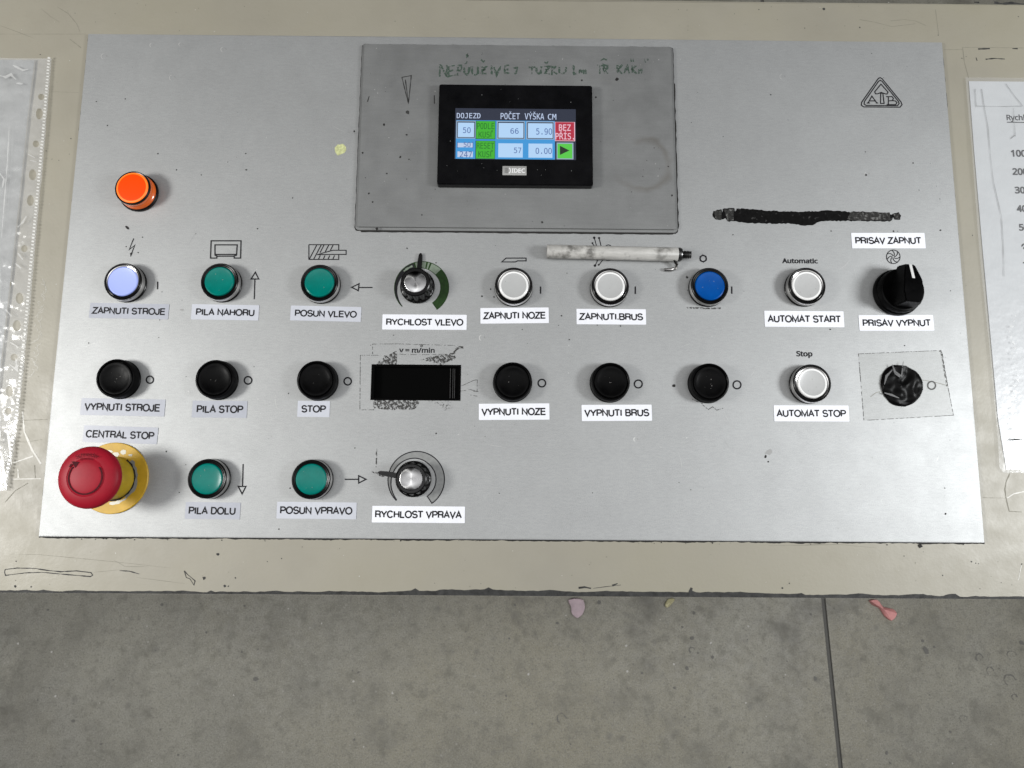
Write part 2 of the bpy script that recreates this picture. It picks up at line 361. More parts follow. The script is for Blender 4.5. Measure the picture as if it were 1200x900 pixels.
quad(bm, (gx + gw * .8, Y0, -.004), (gx + gw, Y0, 0), (gx + gw, Y1, 0), (gx + gw * .8, Y1, -.004), 1)
quad(bm, (gx - gw * .8, Y0, -.004), (gx + gw * .8, Y0, -.004), (gx + gw * .8, Y1, -.004), (gx - gw * .8, Y1, -.004), 1)
def fring(u, v, r, mi=1, w=0.003):
    p = floor_at(u, v); k = r / 850 * 1.43
    ribbon(bm, [(p.x + k * math.cos(a) * random.uniform(.85, 1.15), p.y + k * math.sin(a) * random.uniform(.85, 1.15)) for a in [i * math.tau / 12 for i in range(9)]], w * .5, 0.0005, False, mi, 0.8)
for u, v, r in ((1160, 786, 4), (1183, 797, 6), (1189, 817, 3), (1186, 768, 5), (1129, 843, 4), (658, 842, 5), (811, 762, 3), (1148, 771, 4)): fring(u, v, r, 2)
for u, v, r in ((1085, 762, 4), (955, 795, 2.6), (811, 748, 2.5), (1081, 751, 2), (835, 770, 2), (790, 806, 1.8), (805, 783, 2.5), (813, 718, 2.2), (702, 706, 2.5), (855, 900, 2), (300, 796, 3), (190, 708, 2), (1039, 882, 2), (86, 845, 2), (653, 730, 2), (1197, 753, 3)):
    p = floor_at(u, v); blob(bm, p.x, p.y, r / 850 * 1.43, 0.0006, 2)
for k in range(130):
    blob(bm, random.uniform(-1.0, 1.0), random.uniform(-0.42, -0.06), random.choice((.0012, .0016, .0024)), 0.0007, random.choice((2, 2, 3)))
fl = link('floor', bm, [FM, mat('joint_filler', (0.10, 0.098, 0.09, 1), 0.8), mat('floor_stain', (0.12, 0.117, 0.105, 1), 0.7), mat('floor_grit', (0.40, 0.39, 0.36, 1), 0.6)], None, (0, 0, 0)); fl['kind'] = 'structure'; fl['label'] = 'grey mottled concrete floor with one dark joint'; fl['category'] = 'floor'

# ------------------------------------------------------------------ console body and top
TOPZ = -0.002                                       # painted top lies under the 2 mm face plate
DX0, DX1, DY0, DY1 = -0.70, 1.05, -0.0362, 0.389
hx0, hy0 = on(435.5, 467.5)[:2]; hx1, hy1 = on(539, 429)[:2]      # opening of the speed display
def plate_bm(x0, y0, x1, y1, z0, z1, bev, bm=None):
    b = bmesh.new(); xs, ys = [x0, hx0, hx1, x1], [y0, hy0, hy1, y1]
    g = [[b.verts.new((x, y, z1)) for y in ys] for x in xs]
    for i in range(3):
        for j in range(3):
            if (i, j) != (1, 1): b.faces.new((g[i][j], g[i + 1][j], g[i + 1][j + 1], g[i][j + 1]))
    bd = [e for e in b.edges if e.is_boundary]
    r = bmesh.ops.extrude_edge_only(b, edges=bd)
    for v in r['geom']:
        if isinstance(v, bmesh.types.BMVert): v.co.z = z0
    if bev:
        es = [e for e in b.edges if all(abs(v.co.z - z1) < 1e-7 for v in e.verts) and len(e.link_faces) == 2 and abs(e.link_faces[0].normal.dot(e.link_faces[1].normal)) < 2 and e.calc_face_angle(0) > 0.5]
        bmesh.ops.bevel(b, geom=es, offset=bev, segments=3, affect='EDGES')
    bmesh.ops.recalc_face_normals(b, faces=b.faces[:])
    return b
bm = plate_bm(DX0, DY0, DX1, DY1, TOPZ - 0.045, TOPZ, 0.0012)
DZ = TOPZ + 0.00008
px = lambda u, v: on(u, v, TOPZ)
# chips, scratches and dirt of the paint
def dstroke(pts, w=0.0005, mi=1, jit=0.5, taper=False, dens=0.002): ribbon(bm, [px(*p) for p in pts], w, DZ, False, mi, jit, taper, dens)
L6 = zz(0, 560, 3)
dstroke([L6(*p) for p in ((18, 322), (60, 317), (120, 318), (165, 325), (215, 330), (270, 327), (320, 333), (326, 342), (318, 347), (260, 342), (200, 337), (150, 332), (90, 334), (40, 340), (20, 343), (16, 334), (18, 322))], 0.0006, 1)
dstroke([L6(*p) for p in ((420, 326), (455, 328), (490, 338))], 0.0006, 1, taper=True)
dstroke([L6(*p) for p in ((648, 327), (655, 350), (668, 355), (682, 377), (686, 362), (672, 350), (660, 340), (648, 327))], 0.0006)
for x, y, r in ((766, 269, 6), (718, 352, 6), (828, 351, 3), (790, 381, 5), (803, 381, 3), (54, 382, 5), (110, 383, 3), (940, 294, 2)):
    p = px(*L6(x, y)); blob(bm, p.x, p.y, r / 3 / 850 * .5, DZ, 1)
for a in (((30, 268), (140, 270), (300, 285), (450, 300), (600, 317)), ((330, 332), (400, 325), (430, 322)), ((480, 350), (560, 360), (650, 372)), ((400, 290), (420, 300), (440, 312), (520, 312))):
    dstroke([L6(*p) for p in a], 0.00025, 2, 0.4, True)
B7 = zz(600, 620, 4)
for a, w in ((((312, 276), (340, 272), (370, 278)), .0011), (((380, 278), (440, 270), (510, 262)), .0003), (((470, 265), (495, 255)), .0009), (((842, 275), (836, 290), (850, 300)), .0016)):
    dstroke([B7(*p) for p in a], w, 1)
B8 = zz(900, 600, 3)
for x, y, r in ((540, 120, 4), (715, 175, 3), (730, 180, 2), (740, 182, 2), (892, 183, 3), (478, 155, 2), (50, 267, 4), (745, 270, 2)):
    p = px(*B8(x, y)); blob(bm, p.x, p.y, r / 3 / 850 * .5, DZ, 1)
dstroke([B8(*p) for p in ((880, 240), (888, 200), (892, 182))], 0.0004, 3)
for a in (((0, 118), (120, 117), (250, 114), (330, 122), (380, 125)), ((130, 116), (200, 113))): dstroke([B8(*p) for p in a], 0.00025, 2, .4, True)
# upper frame
dstroke([(0, 40), (50, 40), (100, 40)], 0.0002, 2); dstroke([(60, 107.5), (92, 108.5)], 0.0002, 2)
dstroke([(67, 8), (80, 16), (90, 28), (94, 38)], 0.0004, 2, .4, True); dstroke([(0, 30), (22, 38), (40, 45)], 0.0003, 2, .4, True); dstroke([(82, 46), (95, 56)], 0.0004, 2)
dstroke([(48, 10), (60, 20), (70, 26)], 0.0002, 2, .4, True)
T3 = zz(900, 0, 4)
for a, w, mi in ((((825, 233), (912, 233)), .0003, 2), (((912, 222), (1200, 225)), .0003, 2), (((912, 222), (920, 290), (940, 365)), .0004, 2), (((430, 92), (500, 104), (580, 125), (690, 112)), .0003, 2), (((575, 98), (640, 92), (690, 98), (740, 120)), .0003, 2),
                 (((985, 230), (1040, 228)), .0009, 1), (((1020, 278), (1060, 274), (1110, 277)), .0008, 1), (((975, 270), (980, 285)), .0005, 1), (((1060, 12), (1100, 18), (1140, 14), (1200, 20)), .0016, 1), (((965, 10), (990, 12)), .001, 1), (((785, 45), (800, 165)), .00025, 2), (((1145, 228), (1170, 228)), .0008, 1)):
    dstroke([T3(*p) for p in a], w, mi)
for x, y, r in ((262, 42, 7), (430, 128, 4), (172, 132, 3), (798, 165, 3)): p = px(*T3(x, y)); blob(bm, p.x, p.y, r / 4 / 850 * .55, DZ, 1)
# right edge under the sleeve
E5 = zz(1080, 380, 3.75)
for a, w, mi in ((((388, 655), (372, 690), (366, 725), (370, 760), (378, 795), (385, 822)), .0006, 2), (((268, 762), (375, 764)), .0003, 2), (((375, 764), (405, 745), (450, 735)), .0006, 3), (((385, 822), (440, 825)), .0004, 2)):
    dstroke([E5(*p) for p in a], w, mi)
# left strip, creases near the sleeve foot
E2 = zz(0, 320, 3.333)
for a, w, mi in ((((88, 540), (95, 620), (125, 690), (160, 745)), .0012, 3), (((50, 742), (130, 715)), .0008, 3), (((0, 578), (185, 572)), .0003, 2), (((70, 765), (72, 800)), .001, 3), (((135, 750), (138, 800)), .0004, 2), (((20, 895), (60, 850), (110, 820)), .0004, 2), (((40, 805), (160, 803)), .0005, 3), (((0, 660), (100, 660), (165, 650)), .0002, 2)):
    dstroke([E2(*p) for p in a], w, mi)
for k in range(46):
    t = k / 46; p = px(*E2(170 - 45 * t + random.uniform(-14, 14), 30 + 380 * t))
    a = random.uniform(-1.2, 1.2); l = random.uniform(.0008, .0022)
    ribbon(bm, [(p.x - l * math.sin(a), p.y + l * math.cos(a)), (p.x + l * .4, p.y), (p.x + l * math.sin(a), p.y - l * math.cos(a))], .00028, DZ, False, 3, .3)
for k in range(150):
    s = random.random()
    if s < .4: q = (random.uniform(0, 1200), random.uniform(2, 38))
    elif s < .75: q = (random.uniform(0, 1200), random.uniform(640, 690))
    elif s < .88: q = (random.uniform(1110, 1140), random.uniform(60, 600))
    else: q = (random.uniform(40, 95), random.uniform(60, 500))
    p = px(*q); blob(bm, p.x, p.y, random.choice((.00018, .00025, .0003, .00045)), DZ, random.choice((1, 2, 2, 3)))
desk = part('painted_top', bm, [M['desk'], M['chip'], M['scratch'], M['pale']])
# worn front edge: bare metal behind a ragged paint line
bm = bmesh.new(); n = 660; prev = None; amp = 0.0
for k in range(n + 1):
    x = DX0 + (DX1 - DX0) * k / n
    amp = 0.82 * amp + random.uniform(-.00034, .00036)
    base = 0.0014 + 0.0011 * max(0, min(1, (x - 0.0) / 0.25)) + (0.0010 if 0.26 < x < 0.5 else 0)
    if x > .58: base *= .7
    y = DY0 + max(0.0003, base + amp + (random.random() < .03) * random.uniform(.0005, .0016))
    cur = (bm.verts.new((x, DY0 + .0001, DZ - .00002 - 0.0)), bm.verts.new((x, y, DZ)))
    if prev: bm.faces.new((prev[0], cur[0], cur[1], prev[1]))
    prev = cur
sub('worn_edge', bm, M['chip'], desk)
# cabinet under the top, in world directions
yb = (RX @ Vector((0, DY1, TOPZ))).y; yf = 0.03
bm = bmesh.new()
zf, zb = 0.93 - 0.050 + yf * math.tan(SLOPE), 0.93 - 0.052 + (yb - .02) * math.tan(SLOPE)
xa, xb = -0.31 + DX0 + .03, -0.31 + DX1 - .03
pr = [(yf, 0.0), (yb - .02, 0.0), (yb - .02, zb), (yf, zf)]
A = [bm.verts.new((xa, y - BASE.y, z)) for y, z in pr]; B = [bm.verts.new((xb, y - BASE.y, z)) for y, z in pr]
bm.faces.new(A[::-1]); bm.faces.new(B)
for i in range(4): j = (i + 1) % 4; bm.faces.new((A[i], A[j], B[j], B[i]))
bmesh.ops.recalc_face_normals(bm, faces=bm.faces[:]); bmesh.ops.bevel(bm, geom=bm.edges[:], offset=.003, segments=2, affect='EDGES')
link('cabinet', bm, M['desk'], CON, (0, 0, 0))

# ------------------------------------------------------------------ face plate
PW, PH = 0.62, 0.3568
bm = plate_bm(0, 0, PW, PH, TOPZ + 0.0001, 0.0, 0.0004)
ZP = 0.00006
def spot(u, v, r, mi=1, ax=1.0, rot=0.0):
    p = on(u, v); blob(bm, p.x, p.y, r * .00057, ZP, mi, ax=ax, rot=rot)
for u, v, r in ((113, 119, .9), (147, 116, 1), (126, 147, 1.2), (185, 180, 1.1), (207, 199, 1), (289, 199, 1), (236, 205, .9), (288, 199, .8), (167, 278, 1), (148, 289, .8), (162, 296, .9), (477, 291, 1.2), (511, 308, 1), (338, 461, 1), (511, 508, 1.1), (416, 525, .9), (327, 620, 1), (585, 578, .8), (521, 611, .9), (859, 275, .9),
                (974, 271, 1), (1047, 271, 1.2), (1052, 271, .6), (658, 370, 1.2), (667, 398, 1), (612, 386, .8), (700, 381, .8), (727, 382, .9), (973, 386, 1.1), (1070, 191, 1.1), (903, 111, 1), (1014, 178, .9), (1108, 602, 1.3), (974, 480, .7), (195, 529, 1.1), (104, 402, 1), (210, 577, 1), (340, 572, 1), (288, 180, 1), (267, 190, .7), (343, 232, 1), (302, 268, 1.2), (190, 342, .7), (1003, 285, 1), (1040, 365, .7), (1107, 572, .8), (565, 347, 1.3), (579, 348, 1.2), (575, 339, 1.2), (805, 325, 2), (622, 347, .8), (790, 452, 2.6), (1060, 405, .9)): spot(u, v, r)
spot(149, 266.5, 2.2, 1, 1.8, -.7); spot(213, 363, 1.5, 3, 1.8); spot(1102, 270, 1.2, 1)
for u, v in ((178, 53), (202, 91), (122, 66), (262, 58), (212, 52), (1016, 204), (917, 90), (745, 515), (565, 396)):  # dents with a pale rim
    p = on(u, v); r = random.uniform(.0012, .0024)
    ribbon(bm, [(p.x + r * math.cos(a), p.y + r * math.sin(a)) for a in (1.8, 2.4, 3.0, 3.8, 4.4)], .0006, ZP, False, 4, .4, True)
    ribbon(bm, [(p.x + .7 * r * math.cos(a) + .0004, p.y + .7 * r * math.sin(a)) for a in (.9, .3, -.2)], .0006, ZP, False, 3, .4, True)
spot(901, 530, 3.2, 3, 1.6, .6); spot(897, 535, 1.6, 1, 1.4, .9); spot(900, 541, 1.3, 1); spot(1015, 205, 1.6, 1)
p = on(400, 176); blob(bm, p.x, p.y, .0045, ZP, 2, 9); blob(bm, p.x + .001, p.y + .0028, .0022, ZP * 1.3, 2, 8)
for k in range(520):
    x, y = random.uniform(.004, PW - .004), random.uniform(.004, PH - .004)
    if hx0 - .004 < x < hx1 + .004 and hy0 - .004 < y < hy1 + .004: continue
    blob(bm, x, y, random.choice((.00012, .00016, .0002, .00026, .0004)), ZP, random.choice((3, 3, 3, 1, 4)), 6)
for k in range(60):
    x, y = random.uniform(.02, PW - .02), random.uniform(.01, PH - .02); a = random.uniform(0, 6.28); l = random.uniform(.002, .011)
    if hx0 - .014 < x < hx1 + .014 and hy0 - .014 < y < hy1 + .014: continue
    c = random.uniform(-.3, .3)
    ribbon(bm, [(x + l * t * math.cos(a + c * t), y + l * t * math.sin(a + c * t)) for t in (0, .25, .5, .75, 1)], .00014, ZP, False, random.choice((3, 4, 4)), .4, True)
face = part('face_plate', bm, [M['plate'], M['grime_shade'], M['yellowfleck'], mat('grey_scuff', (0.25, 0.25, 0.245, 1), 0.5, 0.3), mat('bright_scuff', (0.50, 0.50, 0.49, 1), 0.4, 0.5)])
bm = bmesh.new(); prev = None; amp = 0  # ragged black strip: gap shadow below the plate painted in, together with grime
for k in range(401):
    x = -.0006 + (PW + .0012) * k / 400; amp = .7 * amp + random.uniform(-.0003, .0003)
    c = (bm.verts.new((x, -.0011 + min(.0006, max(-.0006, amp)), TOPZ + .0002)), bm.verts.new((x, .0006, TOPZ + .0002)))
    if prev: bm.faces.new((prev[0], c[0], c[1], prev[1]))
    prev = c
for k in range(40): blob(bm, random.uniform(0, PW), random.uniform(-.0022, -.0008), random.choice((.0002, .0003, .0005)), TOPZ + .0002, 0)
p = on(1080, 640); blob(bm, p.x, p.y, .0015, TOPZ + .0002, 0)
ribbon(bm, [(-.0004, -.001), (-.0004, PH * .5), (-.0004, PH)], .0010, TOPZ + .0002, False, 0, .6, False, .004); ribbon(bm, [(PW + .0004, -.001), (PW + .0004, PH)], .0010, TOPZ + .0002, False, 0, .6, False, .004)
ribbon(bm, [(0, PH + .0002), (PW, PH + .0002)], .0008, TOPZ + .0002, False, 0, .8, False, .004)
sub('dark_edge_line', bm, M['grime_shade'], face)

# ------------------------------------------------------------------ printed symbols
def symbol(name, strokes, w=0.0009, m='ink', label=None, h=0.0, fills=()):
    """strokes: (points in picture pixels, closed)"""
    allp = [on(*p, h) for s, c in strokes for p in s] + [on(*p, h) for s in fills for p in s]
    o = Vector((sum(p.x for p in allp) / len(allp), sum(p.y for p in allp) / len(allp), 0)); bm = bmesh.new()
    for s, c in strokes: ribbon(bm, [on(*p, h) - o for p in s], w, 0, c)
    for s in fills:
        q = [on(*p, h) - o for p in s]; f = bm.faces.new([bm.verts.new((p.x, p.y, 0)) for p in q]); f.normal_update()
        if f.normal.z < 0: f.normal_flip()
    return part(name, bm, M[m], (o.x, o.y, h + .0001), label=label)
def ringpts(u, v, r, n=20): return [(u + r * math.cos(k * math.tau / n), v + r * math.sin(k * math.tau / n)) for k in range(n)]
z2 = zz(40, 180, 4); z3 = zz(40, 400, 4); z4 = zz(320, 270, 1 / .23333); z5 = zz(320, 470, 1 / .23333); z8 = zz(560, 260, 4); r1 = zz(820, 220, 4); r2 = zz(760, 380, 3)
T = lambda f, *ps: [f(*p) for p in ps]
symbol('lightning_symbol', [(T(z2, (467, 398), (446, 450), (472, 430), (456, 470)), 0)], .0008, fills=[T(z2, (449, 466), (463, 464), (453, 485))], label='small printed lightning flash above the lit white button')
symbol('press_symbol', [(T(z2, (830, 409), (970, 409), (968, 490), (938, 490), (938, 480), (949, 476), (952, 428), (848, 428), (848, 476), (857, 480), (856, 490), (827, 490)), 1), (T(z2, (850, 473), (946, 473)), 0), (T(z2, (857, 481), (938, 481)), 0)], label='printed press frame outline above a green button')
symbol('blade_symbol', [(T(z4, (180, 72), (330, 72), (330, 98)), 0), (T(z4, (330, 122), (330, 146), (180, 146), (180, 72)), 0), (T(z4, (222, 122), (300, 100), (367, 100), (367, 121), (300, 121), (222, 122)), 1)] +
       [(T(z4, (x, 145), (x + 38, 73)), 0) for x in (182, 204)] + [(T(z4, (x, 145), (x + 9, 126)), 0) for x in (228, 252, 276, 300)] + [(T(z4, (x, y), (x + (y - 73) * .52, 73)), 0) for x, y in ((236, 112), (262, 108), (288, 100))], .0007, label='printed hatched block with a blade above a green button')
symbol('knife_symbol', [(T(z8, (112, 188), (132, 170), (226, 170), (226, 183), (186, 183), (176, 188)), 1)], .0008, label='printed knife outline above a white button')
for a, tip, l1, l2, lb in ((((1032, 683), (1035, 588)), (1037, 556), (1017, 588), (1053, 588), 'printed arrow pointing up'),):
    symbol('arrow_symbol', [(T(z2, *a), 0), (T(z2, tip, l1, l2), 1)], .00085, label=lb)
symbol('arrow_symbol', [(T(z4, (500, 287), (432, 287)), 0), (T(z4, (395, 286), (432, 268), (428, 303)), 1)], .00085, label='printed arrow pointing left')
symbol('arrow_symbol', [(T(z3, (980, 575), (977, 680)), 0), (T(z3, (975, 715), (957, 680), (993, 680)), 1)], .00085, label='printed arrow pointing down')
symbol('arrow_symbol', [(T(z5, (360, 393), (430, 393)), 0), (T(z5, (467, 393), (430, 375), (430, 412)), 1)], .00085, label='printed arrow pointing right')
for a, b in (((579, 600), (579, 636)),): symbol('bar_symbol', [(T(z2, a, b), 0)], .0010)
for a, b in (((294, 303), (294, 337)), ((738, 303), (738, 338)), ((1190, 303), (1190, 337))): symbol('bar_symbol', [(T(z8, a, b), 0)], .0010)
symbol('bar_symbol', [(T(r1, (1046, 470), (1048, 502)), 0)], .0010)
for f, x, y, r in ((z3, 543, 180, 4.2), (z3, 1003, 183, 4.4), (z4, 375, 758, 4.3), (z8, 300, 756, 4.4), (z8, 752, 760, 4.6), (r2, 311, 213, 4.6), (r2, 995, 215, 4.6), (z8, 1056, 172, 3.6)):
    symbol('circle_symbol', [(ringpts(*f(x, y), r), 1)], .0010)
uc = z8(1056, 172)
symbol('tick_symbol', [([(uc[0] + 3.4 * math.cos(a), uc[1] + 3.4 * math.sin(a)), (uc[0] + 4.8 * math.cos(a), uc[1] + 4.8 * math.sin(a))], 0) for a in (.4, 1.5, 2.5, 3.6, 4.6, 5.6)], .0008)
fc = r1(907, 324)
symbol('fan_symbol', [(ringpts(*fc, 8), 1)] + [([(fc[0] + q * 8 * math.cos(a + (1 - q) * 1.1), fc[1] + q * 8 * math.sin(a + (1 - q) * 1.1)) for q in (.15, .4, .7, 1)], 0) for a in [k * math.tau / 7 for k in range(7)]], .0006, label='printed fan wheel in a circle')
sp = zz(630, 270, 6)
symbol('grinder_symbol', [(T(sp, *a), 0) for a in (((398, 50), (415, 112)), ((385, 92), (400, 112)), ((432, 52), (447, 112)), ((403, 250), (425, 205)), ((428, 248), (460, 205)), ((410, 205), (470, 205)))] + [(T(sp, (475, 115), (485, 105), (500, 102), (512, 107), (522, 116)), 0), ([sp(495 + 42 * math.cos(a), 160 + 52 * math.sin(a)) for a in (.9, 1.3, 1.7, 2.1)], 0)], .0006,
       fills=[ringpts(*sp(398, 52), 1.6, 7), ringpts(*sp(432, 54), 1.4, 7), ringpts(*sp(386, 90), 1.2, 7), ringpts(*sp(403, 248), 1.6, 7), ringpts(*sp(430, 242), 1.2, 7)], label='printed grinding wheel with sparks half hidden by the white rod')
def ptext(name, s, u0, u1, v0, v1, bold=0.012, gap=1.0, fnt='NotoSansMath-Regular.woff2', label=None, m='ink', rz=0):
    a, b, c = on(u0, v1), on(u1, v1), on(u0, v0); o = (a + b) / 2; hh = (c - a).length
    return part(name, text_bm(s, (b - a).length, hh, fnt, bold, 0, hh / 2), M[m], (o.x, o.y, .0001), rz, label=label)
ptext('legend_text', 'Automatic', *(lambda a, b: (a[0], b[0], a[1], b[1]))(r1(386, 331), r1(554, 355)), 0.03, 1.15, label='printed word Automatic')
ptext('legend_text', 'Stop', *(lambda a, b: (a[0], b[0], a[1], b[1]))(r2(520, 94), r2(577, 119)), 0.03, 1.15, label='printed word Stop')
v4 = zz(410, 395, 7.5)
ptext('legend_text', 'v = m/min', *(lambda a, b: (a[0], b[0], a[1], b[1]))(v4(432, 92), v4(745, 138)), 0.022, 1.1, label='printed unit of speed over the black display window')
# brand mark: rounded triangle with letters round an arrow-headed mast
lg = zz(990, 80, 15)
def rtri(k):
    cx, cy = 645, 500; raw = [(620, 165), (1005, 640), (985, 685), (320, 680), (285, 640), (300, 600)]
    pts = T(lg, *[(cx + (x - cx) * k, cy + (y - cy) * k) for x, y in ((585, 185), (620, 165), (655, 185), (985, 590), (1005, 640), (970, 685), (330, 680), (290, 650), (295, 600))]); return pts
symbol('brand_mark', [(rtri(1), 1), (rtri(.86), 1), (T(lg, (635, 280), (760, 420), (740, 455), (705, 450), (640, 425), (580, 450), (540, 450), (525, 415)), 1), (T(lg, (630, 440), (628, 620), (690, 620), (668, 440)), 1),
     (T(lg, (385, 612), (440, 612)), 0), (T(lg, (410, 610), (475, 490), (560, 608)), 0), (T(lg, (545, 612), (585, 612)), 0), (T(lg, (440, 575), (545, 575)), 0),
     (T(lg, (725, 500), (830, 500), (855, 530), (835, 570), (765, 575)), 0), (T(lg, (765, 500), (765, 640)), 0), (T(lg, (835, 570), (890, 575), (915, 605), (895, 640), (735, 640)), 0)], .0008, label='triangular maker mark with letters A and B beside an arrow-headed T')

# ------------------------------------------------------------------ cover plate with touchscreen
CZ = 0.0028
c0, c1 = on(416.3, 270), on(788, 56); cw, ch = c1.x - c0.x, c1.y - c0.y
def rrect(x0, y0, x1, y1, r, n=5):
    return [(cx + r * math.cos(a0 + k * math.pi / 2 / n), cy + r * math.sin(a0 + k * math.pi / 2 / n)) for cx, cy, a0 in ((x1 - r, y1 - r, 0), (x0 + r, y1 - r, math.pi / 2), (x0 + r, y0 + r, math.pi), (x1 - r, y0 + r, 1.5 * math.pi)) for k in range(n + 1)]
bm = prism(rrect(0, 0, cw, ch, .0028), -CZ + .0001, 0, bev=.0018)
zc = zz(400, 40, 3)
def cpt(x, y): return on(*zc(x, y), CZ) - Vector((c0.x, c0.y, CZ))
for x, y, r in ((150, 318, 5), (230, 354, 4), (45, 342, 4), (207, 432, 4), (75, 417, 4), (97, 560, 4), (125, 685, 6), (110, 590, 4), (238, 440, 3), (283, 636, 3), (706, 661, 5), (970, 158, 8), (443, 76, 5), (845, 163, 4), (362, 460, 4), (895, 222, 4), (835, 272, 5), (1162, 568, 4), (1150, 465, 3), (1020, 555, 2), (1060, 500, 2), (230, 510, 2), (160, 490, 3), (85, 505, 2), (1100, 400, 2), (330, 545, 2)):
    p = cpt(x, y); blob(bm, p.x, p.y, r / 3 / 850 * .53, ZP, 1)
for k in range(230):
    blob(bm, random.uniform(.003, cw - .003), random.uniform(.003, ch - .003), random.choice((.00012, .00016, .0002, .0003)), ZP, random.choice((1, 2, 2, 3)), 6)
for a in (((98, 218), (92, 238)), ((327, 215), (327, 245)), ((445, 68), (440, 84))): ribbon(bm, [cpt(*p) for p in a], .0006, ZP, False, 1, .4)
for a in (((845, 163), (940, 165), (1060, 185)), ((0, 0), (0, 0))):
    if a[0] != a[1]: ribbon(bm, [cpt(*p) for p in a], .0003, ZP, False, 2, .4, True, .003)
cov = part('cover_plate', bm, [M['cover'], M['grime_shade'], mat('cover_scuff', (0.17, 0.17, 0.165, 1), .5), mat('cover_bright', (0.55, 0.55, 0.53, 1), .4)], (c0.x, c0.y, CZ), label='darker grey sheet screwed behind the touchscreen with marker writing above it')
# dried coffee-like ring in the sheet's finish
def ring_stain(m, c, r, col):
    n = m.node_tree.nodes; L = m.node_tree.links; b = n['Principled BSDF']; t = n.new('ShaderNodeTexCoord')
    ns = n.new('ShaderNodeTexNoise'); ns.inputs['Scale'].default_value = 60; L.new(t.outputs['Object'], ns.inputs['Vector'])
    d = n.new('ShaderNodeVectorMath'); d.operation = 'DISTANCE'; L.new(t.outputs['Object'], d.inputs[0]); d.inputs[1].default_value = c
    a = n.new('ShaderNodeMath'); a.operation = 'MULTIPLY_ADD'; L.new(ns.outputs['Fac'], a.inputs[0]); a.inputs[1].default_value = .012; L.new(d.outputs['Value'], a.inputs[2])
    s = n.new('ShaderNodeMath'); s.operation = 'SUBTRACT'; L.new(a.outputs[0], s.inputs[0]); s.inputs[1].default_value = r + .006
    q = n.new('ShaderNodeMath'); q.operation = 'ABSOLUTE'; L.new(s.outputs[0], q.inputs[0])
    mr = n.new('ShaderNodeMapRange'); L.new(q.outputs[0], mr.inputs[0]); mr.inputs[1].default_value = .0038; mr.inputs[2].default_value = .0; mr.inputs[3].default_value = 0; mr.inputs[4].default_value = .42
    n2 = n.new('ShaderNodeTexNoise'); n2.inputs['Scale'].default_value = 25; L.new(t.outputs['Object'], n2.inputs['Vector'])
    m2 = n.new('ShaderNodeMapRange'); L.new(n2.outputs['Fac'], m2.inputs[0]); m2.inputs[1].default_value = .4; m2.inputs[2].default_value = .58
    mm = n.new('ShaderNodeMath'); mm.operation = 'MULTIPLY'; L.new(mr.outputs[0], mm.inputs[0]); L.new(m2.outputs[0], mm.inputs[1])
    x = n.new('ShaderNodeMix'); x.data_type = 'RGBA'; L.new(mm.outputs[0], x.inputs[0]); L.new(b.inputs['Base Color'].links[0].from_socket, x.inputs[6]); x.inputs[7].default_value = col
    L.new(x.outputs[2], b.inputs['Base Color'])
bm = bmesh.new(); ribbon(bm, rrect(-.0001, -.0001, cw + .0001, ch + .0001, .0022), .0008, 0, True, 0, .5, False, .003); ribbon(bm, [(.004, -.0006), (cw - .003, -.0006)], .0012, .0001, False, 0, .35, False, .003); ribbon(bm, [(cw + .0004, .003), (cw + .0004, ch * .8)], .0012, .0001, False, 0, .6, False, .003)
sub('dark_edge_line', bm, M['grime_shade'], cov, (0, 0, -CZ + .0002))  # dark line round the cover, heavier along the bottom and right
p = cpt(1060, 460); ring_stain(M['cover'], (p.x, p.y, 0), .0185, (0.12, 0.105, 0.085, 1))
# marker writing
hw = zz(480, 60, 4)
GL = {'N': [[(0, 0), (.05, 1)], [(.05, 1), (.8, .05)], [(.8, 0), (.9, 1)]], 'E': [[(.9, 1), (.1, .95), (.05, 0), (.95, .05)], [(.1, .5), (.7, .52)]], 'P': [[(.1, -.1), (.15, 1), (.7, .95), (.85, .65), (.5, .45), (.15, .5)]], 'U': [[(0, 1), (.1, .2), (.45, 0), (.8, .2), (.9, 1)]],
      'Z': [[(0, .95), (.9, .95), (.1, .05), (.95, .05)], [(.2, .5), (.8, .5)]], 'I': [[(.5, 1), (.5, 0)]], 'V': [[(0, 1), (.4, 0), (.9, 1)]], 'J': [[(.2, .8), (.8, .8), (.75, .1), (.4, -.1)]], 'T': [[(0, .95), (1, .95)], [(.5, .95), (.45, 0)]], 'K': [[(.1, 1), (.1, 0)], [(.85, 1), (.15, .45), (.9, 0)]],
      'L': [[(.1, 1), (.1, 0), (.8, .05)]], 'n': [[(.05, .6), (.1, 0)], [(.1, .45), (.5, .6), (.65, .4), (.65, 0)]], '.': [[(.4, .05), (.6, .1)]], 'R': [[(.1, 0), (.15, 1), (.7, .9), (.7, .6), (.2, .5), (.8, 0)]], 'A': [[(0, 0), (.45, 1), (.9, 0)], [(.2, .4), (.7, .4)]], 'S': [[(.85, .9), (.3, .95), (.15, .65), (.8, .4), (.7, .05), (.1, .1)]]}
bm = bmesh.new()
